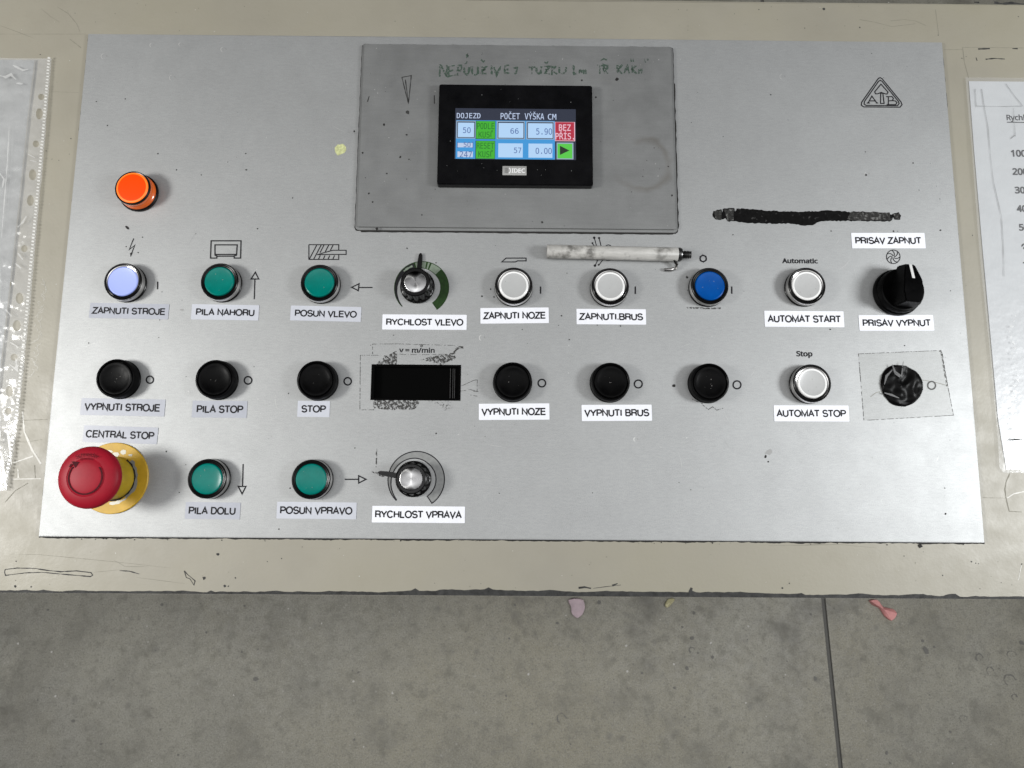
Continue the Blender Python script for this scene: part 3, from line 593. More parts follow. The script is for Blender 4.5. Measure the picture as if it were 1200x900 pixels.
seq = [('N', 142, 180, 118, 62), ('E', 182, 216, 116, 68), ('P', 222, 250, 112, 66), ('U', 256, 282, 112, 74), ('U', 292, 325, 112, 72), ('Z', 332, 364, 108, 70), ('I', 374, 392, 108, 68), ('V', 396, 430, 110, 72), ('E', 442, 470, 104, 68), ('J', 480, 508, 104, 74),
       ('T', 556, 590, 108, 72), ('U', 592, 620, 108, 74), ('Z', 630, 658, 108, 72), ('K', 664, 692, 110, 72), ('U', 700, 738, 106, 72), ('L', 768, 790, 108, 66), ('n', 794, 812, 106, 72), ('n', 814, 834, 106, 72), ('T', 880, 906, 106, 66), ('R', 908, 934, 106, 66), ('K', 970, 1002, 104, 66), ('A', 1008, 1032, 102, 66), ('K', 1040, 1066, 104, 66), ('n', 1074, 1096, 106, 70)]
def hp(x, y): return on(*hw(x, y), CZ) - Vector((c0.x, c0.y, CZ))
for c, x0, x1, y0, y1 in seq:
    for s in GL[c]: ribbon(bm, [hp(x0 + (x1 - x0) * a + random.uniform(-2.5, 2.5), y0 + (y1 - y0) * b + random.uniform(-3, 3)) for a, b in s], .0012, 0, False, 0, .6, False, .0012)
for s in (((266, 14), (272, 30)), ((262, 62), (270, 48)), ((335, 40), (346, 50), (352, 42)), ((630, 50), (642, 58), (650, 48)), ((895, 44), (910, 36), (925, 42)), ((1036, 34), (1040, 50)), ((1046, 34), (1050, 50)), ((1100, 36), (1106, 54)), ((1115, 36), (1118, 44))):
    ribbon(bm, [hp(*p) for p in s], .0009, 0, False, 0, .5)
for s in (((213, 152), (246, 146), (236, 245), (213, 152)), ((225, 160), (236, 240))): ribbon(bm, [cpt(*p) for p in s], .0006, 0, False, 1, .4, False, .002)
p = cpt(233, 276); blob(bm, p.x, p.y, .0016, 0, 1)
sub('handwriting', bm, [M['handink'], M['chip']], cov, (0, 0, .0001), label='faded green-black marker note')

BZ = CZ + .0055
b0, b1 = on(512, 216, BZ), on(694, 100, BZ); bw, bh = b1.x - b0.x, b1.y - b0.y
bm = prism(rrect(0, 0, bw, bh, .0015), -.0055, 0, bev=.0007)
for k in range(34): blob(bm, random.uniform(.002, bw - .002), random.uniform(.002, bh - .002), random.choice((.00015, .0002, .0003)), ZP, 1, 6)
ts = part('touchscreen', bm, [M['bezel'], M['dialgrey']], (b0.x, b0.y, BZ), label='black framed touchscreen showing blue number fields')
zs = zz(500, 90, 6); s0 = on(*zs(195, 578), BZ); s1 = on(*zs(1048, 229), BZ)
kx, ky = (s1.x - s0.x) / 853, (s1.y - s0.y) / 349
def scr(x, y): return ((x - 195) * kx, (578 - y) * ky)
EM = {}
def em(name, c, k=0.74):
    m = mat(name, (0.01, 0.01, 0.01, 1), .35, emit=(lin(*c), k)); EM[name] = m; return m
cols = [em('screen_navy', (38, 44, 62)), em('screen_pale', (178, 212, 246)), em('screen_cyan', (60, 150, 215)), em('screen_green', (62, 176, 40)), em('screen_red', (178, 38, 62)), em('screen_dark', (22, 34, 62)), em('screen_white', (190, 205, 232)), em('screen_digit', (84, 110, 165)), em('screen_leaf', (30, 112, 34)), em('screen_grey', (150, 170, 190)), em('screen_pink', (235, 190, 205)), em('screen_lime', (85, 200, 70))]
N, PA, CY, GR, RE, DK, WH, DG, LF, GY, PK, LM = range(12)
bm = bmesh.new()
def cell(x0, y0, x1, y1, mi, z):
    a, b = scr(x0, y1), scr(x1, y0); vs = [bm.verts.new((x, y, z * .00004)) for x, y in ((a[0], a[1]), (b[0], a[1]), (b[0], b[1]), (a[0], b[1]))]
    bm.faces.new(vs).material_index = mi
cell(195, 229, 1048, 578, N, 0); cell(203, 312, 900, 576, CY, 1)
for x0, y0, x1, y1, e, i in ((204, 316, 340, 438, GY, PA), (490, 316, 688, 440, GY, PA), (698, 316, 894, 440, GY, PA), (490, 456, 684, 574, CY, PA), (702, 456, 892, 574, CY, PA), (204, 456, 334, 508, CY, WH), (204, 514, 334, 575, CY, WH)):
    cell(x0, y0, x1, y1, e, 2); cell(x0 + 7, y0 + 6, x1 - 5, y1 - 5, DK if e == GY else CY, 3); cell(x0 + 12, y0 + 13, x1 - 10, y1 - 9, i, 4)
cell(341, 316, 480, 442, DK, 2); cell(345, 318, 477, 438, GR, 3); cell(341, 452, 480, 576, DK, 2); cell(345, 455, 477, 574, GR, 3)
cell(900, 318, 1042, 450, PK, 2); cell(903, 320, 1036, 446, RE, 3); cell(912, 460, 1030, 574, GY, 2); cell(918, 468, 1022, 568, LM, 3)
a = [scr(*p) for p in ((935, 482), (935, 545), (1002, 514))]; f = bm.faces.new([bm.verts.new((x, y, .00018)) for x, y in a]); f.material_index = 12; f.normal_update()
if f.normal.z < 0: f.normal_flip()
disp = sub('display', bm, cols + [mat('screen_black', (.01, .02, .01, 1), .5)], ts, (s0.x - b0.x, s0.y - b0.y, .0001))
bm = bmesh.new()
def stext(s, x0, x1, y0, y1, mi, bold=.005):
    a, b = scr(x0, y1), scr(x1, y0); text_bm(s, b[0] - a[0], b[1] - a[1], 'DejaVuSansMono.woff2', bold, (a[0] + b[0]) / 2, (a[1] + b[1]) / 2, .0003, bm, mi)
stext('DOJEZD', 206, 374, 263, 300, WH); stext('POČET', 516, 652, 250, 304, WH); stext('VÝŠKA', 686, 824, 250, 304, WH); stext('CM', 850, 910, 264, 304, WH)
stext('5O', 252, 306, 362, 402, DG); stext('66', 586, 644, 366, 404, DG); stext('5.9O', 768, 880, 364, 408, DG); stext('57', 612, 664, 498, 536, DG); stext('O.OO', 764, 878, 498, 540, DG); stext('[ 5O]', 212, 326, 462, 504, DG); stext('247', 232, 318, 526, 568, DG)
stext('PODLE', 350, 472, 330, 374, LF); stext('KUSŮ', 362, 468, 380, 432, LF); stext('RESET', 350, 472, 466, 508, LF); stext('KUSŮ', 362, 468, 514, 566, LF); stext('BEZ', 928, 1012, 336, 380, PK, .01); stext('PŘÍS.', 904, 1034, 384, 440, PK, .01)
sub('screen_text', bm, cols, ts, (s0.x - b0.x, s0.y - b0.y, .0001))
l0, l1 = on(*zs(533, 692), BZ), on(*zs(702, 630), BZ); lw, lh = l1.x - l0.x, l1.y - l0.y
bm = box(0, 0, 0, lw, lh, .0003, .0001)
for x in (.10, .155, .21): box(lw * x, lh * .2, .0003, lw * (x + .022), lh * .8, .00036, 0, bm, 2)
ribbon(bm, [(lw * (.26 + .07 * math.sin(t)), lh * (.5 - .28 * math.cos(t))) for t in [k * math.pi / 8 for k in range(9)]], .0006, .00036, False, 1)
text_bm('IDEC', lw * .56, lh * .48, bold=.02, cx=lw * .66, cy=lh * .5, z=.00036, bm=bm, mi=1)
sub('maker_badge', bm, [mat('badge_grey', (.34, .34, .33, 1), .4, .3), mat('badge_white', (.7, .7, .7, 1), .4), mat('badge_dark', (.08, .08, .08, 1), .4)], ts, (l0.x - b0.x, l0.y - b0.y, 0))

# ------------------------------------------------------------------ push buttons
M['dust'] = mat('pale_dust', (0.20, 0.195, 0.18, 1), 0.8)
def dusty(bm, r, zz_, n, mi):
    for k in range(n):
        a, q = random.uniform(0, 6.28), r * math.sqrt(random.random()); blob(bm, q * math.cos(a), q * math.sin(a), random.choice((.00012, .00018, .00028)), zz_ + .00005 + .00033 * (q / r) ** 2, mi, 6)
def seat(o): o.rotation_euler = (R_(random.uniform(-1.3, 1.3)), R_(random.uniform(-1.3, 1.3)), random.uniform(0, 6)); return o
def button(u, v, cap, label, kind='lit'):
    h = .0078 if kind == 'black' else .0070; p = on(u, v, h)
    if kind == 'black':
        bm = lathe([(13.3, 0), (13.3, 1.0), (13.0, 1.3), (12.95, 6.8), (12.6, 7.6), (11.9, 7.8), (11.5, 7.5), (11.3, 4.5), (0, 4.5)])
        b = part('push_button', bm, M['black'], (p.x, p.y, .0001), random.uniform(0, 6), label=label)
        bm = lathe([(11.1, 4.6), (11.1, 6.9), (10.6, 7.4), (9.6, 7.45), (8.6, 7.1), (6, 6.7), (3, 6.5), (0, 6.45)])
        dusty(bm, .0080, .00645, random.randint(5, 12), 1); seat(sub('button_cap', bm, [M['black'], M['dust']], b)); return b
    bm = lathe([(13.2, 0), (13.2, 1.0), (12.9, 1.3), (12.85, 2.4)], mi=1); lathe([(12.85, 2.4), (13.1, 2.7), (13.0, 5.6), (12.8, 6.2)], bm=bm, mi=0)
    lathe([(12.8, 6.2), (12.5, 6.8), (12.0, 7.1), (11.5, 6.95), (11.2, 6.4)], bm=bm, mi=1); lathe([(11.2, 6.4), (10.95, 6.75), (10.45, 6.6), (10.35, 5.6), (10.3, 4), (0, 4)], bm=bm, mi=0 if cap in ('white', 'lit') else 1)
    bmesh.ops.remove_doubles(bm, verts=bm.verts, dist=1e-6)
    b = part('push_button', bm, [M['chrome'], M['blackrim']], (p.x, p.y, .0001), random.uniform(0, 6), label=label)
    bm = lathe([(10.15, 4.1), (10.15, 6.2), (9.9, 6.8), (9.3, 7.1), (8.6, 6.95), (6.5, 6.65), (3, 6.45), (0, 6.4)])
    if cap == 'white':
        for f in bm.faces:
            if f.calc_center_median().xy.length > .0079: f.material_index = 1
    if cap != 'lit': dusty(bm, .0075, .0064, random.randint(2, 6), 2)
    seat(sub('button_cap', bm, [M[cap], M['whiterim'], M['dust']], b)); return b
button(143.7, 329.5, 'lit', 'glowing pale blue push button above the ZAPNUTI STROJE sticker')
button(257, 329.5, 'green', 'green push button above the PILA NAHORU sticker')
button(374.1, 331.1, 'green', 'green push button above the POSUN VLEVO sticker')
button(602, 334.5, 'white', 'white push button above the ZAPNUTI NOZE sticker')
button(715.2, 335.2, 'white', 'white push button above the ZAPNUTI BRUS sticker')
button(832, 334.8, 'blue', 'blue push button without a sticker')
button(946, 334.6, 'white', 'white push button between the word Automatic and the AUTOMAT START sticker')
button(952, 449, 'white', 'white push button above the AUTOMAT STOP sticker')
button(242.5, 561, 'green', 'green push button above the PILA DOLU sticker')
button(364.3, 561.7, 'green', 'green push button above the POSUN VPRAVO sticker')
for u, v, s in ((135, 443, 'above the VYPNUTI STROJE sticker'), (251.3, 444, 'above the PILA STOP sticker'), (370.3, 445, 'above the lone STOP sticker'), (600.7, 446.7, 'above the VYPNUTI NOZE sticker'), (715.8, 447.2, 'above the VYPNUTI BRUS sticker'), (832.2, 448, 'without a sticker, below the blue button')):
    button(u, v, None, 'black push button ' + s, 'black')
# orange indicator lamp
p = on(155, 220, .0102)
bm = lathe([(13.4, 0), (13.4, 1.5), (12.8, 2.0), (12.4, 2.2)], mi=0); lathe([(12.4, 2.2), (12.3, 3.4), (11.9, 3.8), (12.3, 4.4), (12.2, 5.6), (11.9, 6.0), (12.2, 6.6), (12.1, 8.8)], bm=bm, mi=1)
lathe([(12.1, 8.8), (12.0, 9.8), (11.4, 10.2), (10.9, 10.0)], bm=bm, mi=0); bmesh.ops.remove_doubles(bm, verts=bm.verts, dist=1e-6)
b = part('indicator_lamp', bm, [M['blackrim'], M['orange_side']], (p.x, p.y, .0001), label='glowing orange indicator lamp by itself at the upper corner of the plate')
lens = lathe([(10.9, 10.0), (10.6, 10.4), (9.6, 10.55), (8, 10.7), (4, 10.85), (0, 10.9)])
for f in lens.faces:
    if f.calc_center_median().xy.length > .0094: f.material_index = 1
sub('lamp_lens', lens, [M['orange'], mat('orange_lens_edge', (.6, .12, .01, 1), .3, emit=((1.0, 0.17, 0.02, 1), 0.5))], b)

# ------------------------------------------------------------------ emergency stop
p = on(133, 560.3, 0)
bm = lathe([(23.4, 0), (23.4, .8), (23.0, 1.2), (0, 1.2)], 72)
for a, r, s in ((1.25, 18, 1.6), (1.75, 17.5, 1.4), (1.55, 15.5, 1.9), (.95, 18.5, 1.1)): blob(bm, r * .001 * math.cos(a), r * .001 * math.sin(a), s * .001, .0013, 1, 8, 1.5)
ribbon(bm, [(.0165 * math.cos(a), .0165 * math.sin(a)) for a in [-1.6 + k * .12 for k in range(7)]], .0016, .0013, False, 1, .6)
ribbon(bm, [(.0157 * math.cos(a), .0157 * math.sin(a)) for a in [-.9 + k * .13 for k in range(14)]], .0024, .00134, False, 2, .6)
ribbon(bm, [(.0147 * math.cos(a), .0147 * math.sin(a)) for a in [-2.2 + k * .15 for k in range(22)]], .001, .00138, False, 3, .7)
es = part('emergency_stop_button', bm, [M['yellow'], M['bare'], M['dialgrey'], M['grime_shade']], (p.x, p.y, .0001), label='red mushroom emergency stop on a yellow disc under the CENTRAL STOP sticker')
sub('collar', lathe([(14.2, 1.3), (14.0, 6), (13.4, 10), (13.2, 18), (12.5, 20), (9.5, 21), (9.5, 24)], 64, flute=(30, .35, 5, 18.5)), M['yellow2'], es)
hd = lathe([(9.4, 23.2), (17.0, 23.6), (18.9, 25.0), (19.4, 26.8), (19.2, 28.2), (18.0, 29.8), (15.6, 31.0), (13.0, 31.6), (12.0, 31.75), (11.5, 31.5), (11.1, 31.75), (8, 32.3), (4, 32.6), (0, 32.7)], 72)
hd_o = sub('mushroom_head', hd, M['red'], es)
bm = bmesh.new(); Zm = .0323
ribbon(bm, [(.0103 * math.cos(a), .0103 * math.sin(a)) for a in [math.radians(t) for t in range(38, -222, -8)]], .0009, Zm, False)
ribbon(bm, [(-.0103 + dx * .001, .0062 + dy * .001) for dx, dy in ((0, 0), (.6, 1.2), (1.2, 2.0))], .0009, Zm)
f = bm.faces.new([bm.verts.new((x * .001, y * .001, Zm)) for x, y in ((-9.3, 9.8), (-4.6, 9.4), (-6.6, 5.6))]); f.normal_update()
if f.normal.z < 0: f.normal_flip()
# curved word under the rim
tb = text_bm('Schneider', .0150, .0026, bold=.0, cx=0, cy=0, shear=.1)
for v in tb.verts:
    a = v.co.x / .0150 * 1.05; r = .0142 + v.co.y; v.co = Vector((r * math.sin(a), r * math.cos(a), .0322))
me = bpy.data.meshes.new('tmp'); tb.to_mesh(me); tb.free(); bm.from_mesh(me)
tb = text_bm('Electric', .0085, .0015, bold=.0)
for v in tb.verts: a = v.co.x / .0085 * .7; r = .0117 + v.co.y; v.co = Vector((r * math.sin(a), r * math.cos(a), .0322))
me = bpy.data.meshes.new('tmp'); tb.to_mesh(me); tb.free(); bm.from_mesh(me)
sub('embossing', bm, M['redmark'], es)

# ------------------------------------------------------------------ speed knobs and their dial scales
def knob(u, v, ptr, label):
    p = on(u, v, .0125)
    bm = lathe([(11.8, 0.4), (11.9, 1.6), (11.5, 2.2), (11.0, 2.6), (10.8, 4.0), (10.3, 10.6), (9.9, 12.0), (9.2, 12.5), (7.5, 12.5), (7.3, 12.2)], 96, flute=(14, .9, 2.4, 11))
    bm2 = prism([(-.0017, .009), (-.0015, .0195), (-.0012, .0225), (-.0005, .0238), (.0005, .0238), (.0012, .0225), (.0015, .0195), (.0017, .009)], .0004, .0016); bmesh.ops.rotate(bm2, verts=bm2.verts, cent=(0, 0, 0), matrix=Matrix.Rotation(ptr, 3, 'Z')); merge(bm, bm2)
    b = part('rotary_knob', bm, M['blackrim'], (p.x, p.y, .0001), 0, label=label)
    sub('knob_inlay', lathe([(7.35, 12.2), (7.3, 12.75), (7.0, 12.9), (3, 12.88), (0, 12.9)], 64), M['alu'], b)
knob(486.8, 330.4, R_(-4), 'black speed knob with pointer up beside a green dial scale'); knob(481.8, 561, R_(80), 'black speed knob with pointer aside in an outlined grey dial scale')
def scale(u, v, kind, label):
    c = on(u, v); bm = bmesh.new(); R0 = .0187; n = 70
    def th(t): return (.0004 + .0052 * min(1, t / .62) ** .85)
    pts = []
    for k in range(n + 1):
        t = k / n; a = R_(226 - 281 * t); pts.append((t, a, R0, R0 - th(t)))
    for (t, a, r, q), (t2, a2, r2_, q2) in zip(pts, pts[1:]):
        d = math.degrees(a)
        mi = (0 if d > 112 else 1 if (d < 48 or random.random() < .35) else 2) if kind == 'green' else 3
        vs = [bm.verts.new((rr * math.cos(x), rr * math.sin(x), 0)) for rr, x in ((q, a), (q2, a2), (r2_, a2), (r, a))]
        f = bm.faces.new(vs); f.material_index = mi; f.normal_update()
        if f.normal.z < 0: f.normal_flip()
    if kind == 'green':
        ribbon(bm, [(R0 * math.cos(a), R0 * math.sin(a)) for t, a, r, q in pts], .0005, .00005, False, 1)
        ribbon(bm, [(q * math.cos(a), q * math.sin(a)) for t, a, r, q in pts if t > .4], .0004, .00005, False, 1)
        ribbon(bm, [(.5 * (r + q) * math.cos(a), .5 * (r + q) * math.sin(a)) for t, a, r, q in pts if .3 < t < .41], .0012, .00005, False, 2, .5)
    else:
        ribbon(bm, [(r * math.cos(a), r * math.sin(a)) for t, a, r, q in pts] + [(q * math.cos(a), q * math.sin(a)) for t, a, r, q in pts[::-1]], .0007, .00005, True, 0)
    part('dial_scale', bm, [M['ink'], M['dialgreen'], M['dialpale'], M['dialgrey']], (c.x, c.y, .0001), label=label)
scale(494.1, 337.2, 'green', 'printed crescent speed scale filled black and green'); scale(487.8, 562.2, 'grey', 'printed crescent speed scale filled grey')
k5 = zz(430, 510, 10)
symbol('brush_mark', [(T(k5, (52, 432), (110, 440), (160, 455), (215, 470), (250, 468)), 0), (T(k5, (110, 448), (150, 472), (205, 482)), 0), (T(k5, (112, 150), (112, 250), (110, 375)), 0)], .0009, 'flecks')

# ------------------------------------------------------------------ selector switch
p = on(1050, 343.5, 0)
bm = lathe([(16.2, 0), (16.4, 1.5), (16.0, 3.2), (15.4, 3.6), (15.2, 7.6), (14.6, 8.6), (13.6, 8.9), (12.6, 8.4), (0, 8.2)], 64, flute=(40, .25, 3.4, 7.7))
b = part('selector_switch', bm, M['black'], (p.x, p.y, .0001), label='black rotary selector with a white line between the PRISAV ZAPNUT and PRISAV VYPNUT stickers')
def slope(y, z=.0215): return z - max(0.0, y - .003) * .40
def handle():
    b = bmesh.new()
    bot = [(-.0070, -.0125), (.0070, -.0125), (.0088, -.004), (.0078, .006), (.0046, .0165), (-.0046, .0165), (-.0078, .006), (-.0088, -.004)]
    topp = [(-.0050, -.0118), (.0050, -.0118), (.0066, -.004), (.0060, .004), (.0032, .0155), (-.0032, .0155), (-.0060, .004), (-.0066, -.004)]
    A = [b.verts.new((x, y, .0082)) for x, y in bot]; B = [b.verts.new((x, y, slope(y))) for x, y in topp]
    b.faces.new((B[0], B[1], B[2], B[3], B[6], B[7])); b.faces.new((B[3], B[4], B[5], B[6])); b.faces.new(A[::-1])
    for i in range(8): j = (i + 1) % 8; b.faces.new((A[i], A[j], B[j], B[i]))
    bmesh.ops.recalc_face_normals(b, faces=b.faces[:]); bmesh.ops.bevel(b, geom=b.edges[:], offset=.0007, segments=2, affect='EDGES'); return b
rz = R_(-5)
hs = sub('handle', handle(), M['black'], b, (0.0005, 0.0, 0), rz)
pl = box(-.0009, .0045, 0, .0009, .0152, .0003, .0001)
for v_ in pl.verts: v_.co.z += slope(v_.co.y) - .0001
sub('pointer_line', pl, mat('white_line', (.62, .62, .61, 1), .4), b, (0.0005, 0, 0), rz)

# ------------------------------------------------------------------ stickers
def sticker(s, tl, tr, br, bl, f0=.05, f1=.95, shade=0, c=.46):
    A, B, C_, D = on(*tl), on(*tr), on(*br), on(*bl); o = (A + B + C_ + D) / 4; w = ((B - A).length + (C_ - D).length) / 2; h = ((A - D).length + (B - C_).length) / 2
    d = (B - A) + (C_ - D); rz = math.atan2(d.y, d.x)
    nx = 10; bm = bmesh.new()
    bm = prism(rrect(-w / 2, -h / 2, w / 2, h / 2, .0004, 2), 0, .00022)
    b = part('name_sticker', bm, M['label_shaded' if shade == 1 else 'label' if shade == 0 else 'label_half_shaded'], (o.x, o.y, .00005), rz, label='sticker reading ' + s)  # tape tone carries the light's fall-off towards the left
    sub('lettering', caps_bm(s, w * (f1 - f0), h * c, .195, w * ((f0 + f1) / 2 - .5)), M['ink'], b, (0, 0, .00030))
M['label_half_shaded'] = mat('label_tape_half_shaded', (0.44, 0.455, 0.50, 1), 0.33, noise=(300, 0.03), rough_var=0.08)  # half step of the painted dimming, for stickers nearer the middle
sticker('ZAPNUTI STROJE', (106, 355), (198, 356.5), (197.5, 374.5), (104.5, 372.5), .035, .96, 1)
sticker('PILA NAHORU', (225, 356.3), (303.7, 358), (303, 375.5), (224, 374.5), .065, .94, 2)
sticker('POSUN VLEVO', (341, 358), (423.4, 360), (423, 377.3), (340, 375.5), .06, .94, 2)
sticker('RYCHLOST VLEVO', (448.3, 368.5), (547, 369), (546.8, 386.7), (447.9, 386.2), .043, .96)
sticker('ZAPNUTI NOZE', (563, 361), (643, 360.5), (643.2, 378.5), (563, 379.5), .045, .955)
sticker('ZAPNUTI.BRUS', (675.5, 362), (757, 362.5), (757, 380.5), (675.7, 380), .04, .955)
sticker('AUTOMAT START', (895.7, 364.2), (989, 365), (988.7, 383.5), (896, 383), .04, .96)
sticker('PRISAV ZAPNUT', (997.5, 273), (1083.7, 273.2), (1084.2, 291), (998.2, 291.2), .045, .945)
sticker('PRISAV VYPNUT', (1006.2, 369.5), (1093.7, 369.2), (1094.2, 387.5), (1006.7, 387.7), .045, .96)
sticker('VYPNUTI STROJE', (95.5, 466.2), (193.7, 468.5), (193, 488), (94.5, 486.5), .045, .945, 1)
sticker('PILA STOP', (225.7, 469.2), (290, 470.2), (289.2, 489.5), (225, 489.5), .08, .93, 1)
sticker('STOP', (349, 469.5), (386.5, 470.2), (386.5, 488.7), (348.5, 488.7), .12, .88, 2)
sticker('VYPNUTI NOZE', (561.2, 473), (643.7, 473), (644, 491.5), (561, 492.5), .04, .95)
sticker('VYPNUTI BRUS', (681.2, 474.5), (763.7, 474.2), (764, 493), (682, 493.5), .04, .96)
sticker('AUTOMAT STOP', (906.7, 475), (994.7, 475.3), (994.7, 494), (907, 493.7), .035, .96)
sticker('CENTRAL STOP', (98.7, 498.2), (185.5, 501.2), (184.2, 520.5), (97, 518), .035, .955, 1)
sticker('PILA DOLU', (218, 588), (282, 589.2), (281.2, 608.5), (216.5, 608.2), .06, .92, 1)
sticker('POSUN VPRAVO', (324.7, 587.8), (418, 589), (417.5, 608.4), (324.2, 607.7), .04, .95, 2)
sticker('RYCHLOST VPRAVA', (436, 593), (545, 593.4), (544.7, 613.3), (436.2, 611.9), .03, .965)

# ------------------------------------------------------------------ speed display opening, tape, residue
bm = bmesh.new(); w, h, dp = hx1 - hx0, hy1 - hy0, .004
e = .0006
o0 = [(e, e), (w - e, e), (w - e, h - e), (e, h - e)]
top_ = [bm.verts.new((x, y, -.0003)) for x, y in o0]; low = [bm.verts.new((x, y, -dp)) for x, y in o0]
bm.faces.new(low).material_index = 1
for i in range(4): j = (i + 1) % 4; bm.faces.new((top_[i], low[i], low[j], top_[j]))
bmesh.ops.recalc_face_normals(bm, faces=bm.faces[:]); bmesh.ops.reverse_faces(bm, faces=bm.faces[:])
ribbon(bm, [(0, 0), (w, 0), (w, h), (0, h)], .0016, .00015, True, 1)
for x in (.885, .915, .935):
    q = box(w * x, e * 2, -.0038, w * (x + .006), h - e * 2, -.0033); 
    for f in q.faces: f.material_index = 2
    merge(bm, q)
part('display_window', bm, [M['holewall'], M['hole'], mat('window_glint', (.012, .011, .010, 1), .3)], (hx0, hy0, 0), label='empty black display opening with torn tape round it')
def patch(name, pts, m, h=.00012, label=None, jag=0.0, dens=.0012):
    P = [on(*p) for p in pts]; o = sum(P, Vector()) / len(P); Q = []
    for a, b in zip(P, P[1:] + P[:1]):
        n = max(1, int((b - a).length / dens)) if jag else 1
        for k in range(n):
            q = a + (b - a) * (k / n) - o
            if jag: q += Vector((random.uniform(-jag, jag), random.uniform(-jag, jag), 0))
            Q.append(q)
    bm = bmesh.new(); f = bm.faces.new([bm.verts.new((q.x, q.y, 0)) for q in Q]); f.normal_update()
    if f.normal.z < 0: f.normal_flip()
    bmesh.ops.triangulate(bm, faces=bm.faces[:])
    return part(name, bm, M[m] if isinstance(m, str) else m, (o.x, o.y, h), label=label)
patch('torn_residue', T(v4, (300, 165), (345, 150), (412, 122), (412, 252), (205, 252), (240, 225), (260, 205), (285, 215)), 'flecks', jag=.0004)
patch('torn_residue', T(v4, (615, 200), (690, 178), (760, 165), (850, 150), (920, 140), (930, 195), (860, 215), (795, 242), (720, 218)), 'flecks', jag=.0004)
patch('torn_residue', T(v4, (215, 545), (620, 542), (600, 600), (570, 638), (340, 638), (215, 630)), 'flecks', jag=.0004)
patch('torn_residue', T(v4, (640, 548), (890, 560), (905, 635), (830, 640), (780, 590), (700, 570)), speckle('thin_flecks', (.05, .05, .048, 1), 620, .55), jag=.0004)
symbol('torn_residue', [(T(v4, (930, 110), (965, 90), (998, 92)), 0), (T(v4, (900, 150), (935, 118)), 0), (T(v4, (615, 72), (640, 80)), 0)], .0016, 'flecks')
symbol('tape_outline', [(T(v4, (200, 150), (200, 62), (420, 60), (700, 68), (960, 75)), 0), (T(v4, (300, 160), (92, 160), (88, 640), (210, 640), (210, 550)), 0), (T(v4, (420, 150), (640, 156), (850, 150)), 0), (T(v4, (980, 430), (1090, 380), (1120, 375)), 0), (T(v4, (1120, 378), (1118, 480), (1085, 478)), 0), (T(v4, (970, 475), (1060, 462), (1130, 480)), 0), (T(v4, (1060, 510), (1120, 520)), 0)], .00035, 'tapeline', label='dirty outline where tape was peeled off')
tp = T(r2, (738, 104), (1028, 92), (1072, 320), (757, 338))
patch('clear_tape', tp, 'tape', .0045 - .0043, label='square of clear tape over the black plugged hole')
symbol('tape_edge_dirt', [(tp, 1)], .0004, 'tapeline'); symbol('tape_edge_dirt', [(T(r2, (1022, 94), (1030, 100), (1040, 160), (1050, 218)), 0)], .0013, 'flecks'); symbol('tape_crease', [(T(r2, (955, 195), (1000, 202), (1048, 215)), 0)], .00035, 'scratch'); symbol('tape_crease', [(T(r2, (780, 255), (800, 240), (822, 235)), 0)], .00035, 'scratch')
# crumpled black film in the plugged hole
c = on(1056, 451.7); bm = bmesh.new(); rng = random.Random(3); rings = []
for i in range(11):
    r = .0143 * i / 10; ring = []
    for k in range(34):
        a = k * math.tau / 34; e2 = 1 + (.03 * math.sin(3 * a + 1) + rng.uniform(-.018, .018) if i == 10 else 0)
        q_ = Vector((r * math.cos(a) * 120, r * math.sin(a) * 120, 4.2))
        z = .0012 + (.0012 * (1 - abs(mnoise.noise(q_)) * 2.2) + .0006 * mnoise.noise(q_ * 2.3)) * (i < 10) - (.0008 if i == 10 else 0)
        ring.append(bm.verts.new((r * e2 * math.cos(a), r * e2 * math.sin(a), max(.0003, z))) if i else None)
    rings.append(ring)
ctr = bm.verts.new((0, 0, .0018))
for k in range(34):
    j = (k + 1) % 34; bm.faces.new((ctr, rings[1][k], rings[1][j]))
    for i in range(1, 10): bm.faces.new((rings[i][k], rings[i + 1][k], rings[i + 1][j], rings[i][j]))
pl = part('hole_plug', bm, M['crumple'], (c.x, c.y, .0001), label='crumpled black film plugging a round hole under clear tape', sharp=40)
bm = bmesh.new(); zt = zz(1000, 280, 4.09)
for s in (((178, 605), (190, 640), (222, 660), (230, 590)), ((178, 630), (150, 660), (140, 700)), ((190, 645), (215, 665)), ((140, 740), (175, 750), (210, 765))):
    ribbon(bm, [on(*zt(*p)) - c for p in s], .0013, .0024, False, 0, .6, True)
sub('crease', bm, mat('film_crease', (.07, .07, .07, 1), .3), pl)
# painted-over strip
q = T(r1, (62, 110), (100, 100), (104, 122), (108, 98), (160, 97), (164, 112), (172, 98), (240, 100), (300, 106), (420, 112), (480, 112), (600, 108), (700, 112), (712, 120), (718, 112), (820, 114), (885, 116), (900, 126), (905, 122), (930, 116), (943, 130), (938, 152), (915, 150), (905, 140), (895, 158), (820, 158), (700, 156), (600, 156), (545, 162), (530, 178), (480, 176), (420, 168), (330, 168), (205, 165), (160, 158), (130, 158), (120, 145), (104, 150), (75, 150), (60, 135))
sm = patch('covered_strip', q, 'smear', .0002, 'long black strip of ragged tape hiding something above the white start button', jag=.0004)
o = sm.location
cc = sum([on(*p) for p in q], Vector()) / len(q)
for a in (((66, 112), (100, 104), (102, 148), (74, 148)), ((112, 100), (158, 99), (158, 154), (130, 154)), ((705, 118), (712, 112), (890, 118), (893, 154), (720, 154), (690, 148)), ((908, 124), (936, 120), (936, 148), (914, 146))):
    bm = bmesh.new(); P = [on(*r1(*p)) - cc for p in a]; f = bm.faces.new([bm.verts.new((p.x, p.y, .00006)) for p in P]); f.normal_update()
    if f.normal.z < 0: f.normal_flip()
    sub('worn_patch', bm, M['smear2'], sm)
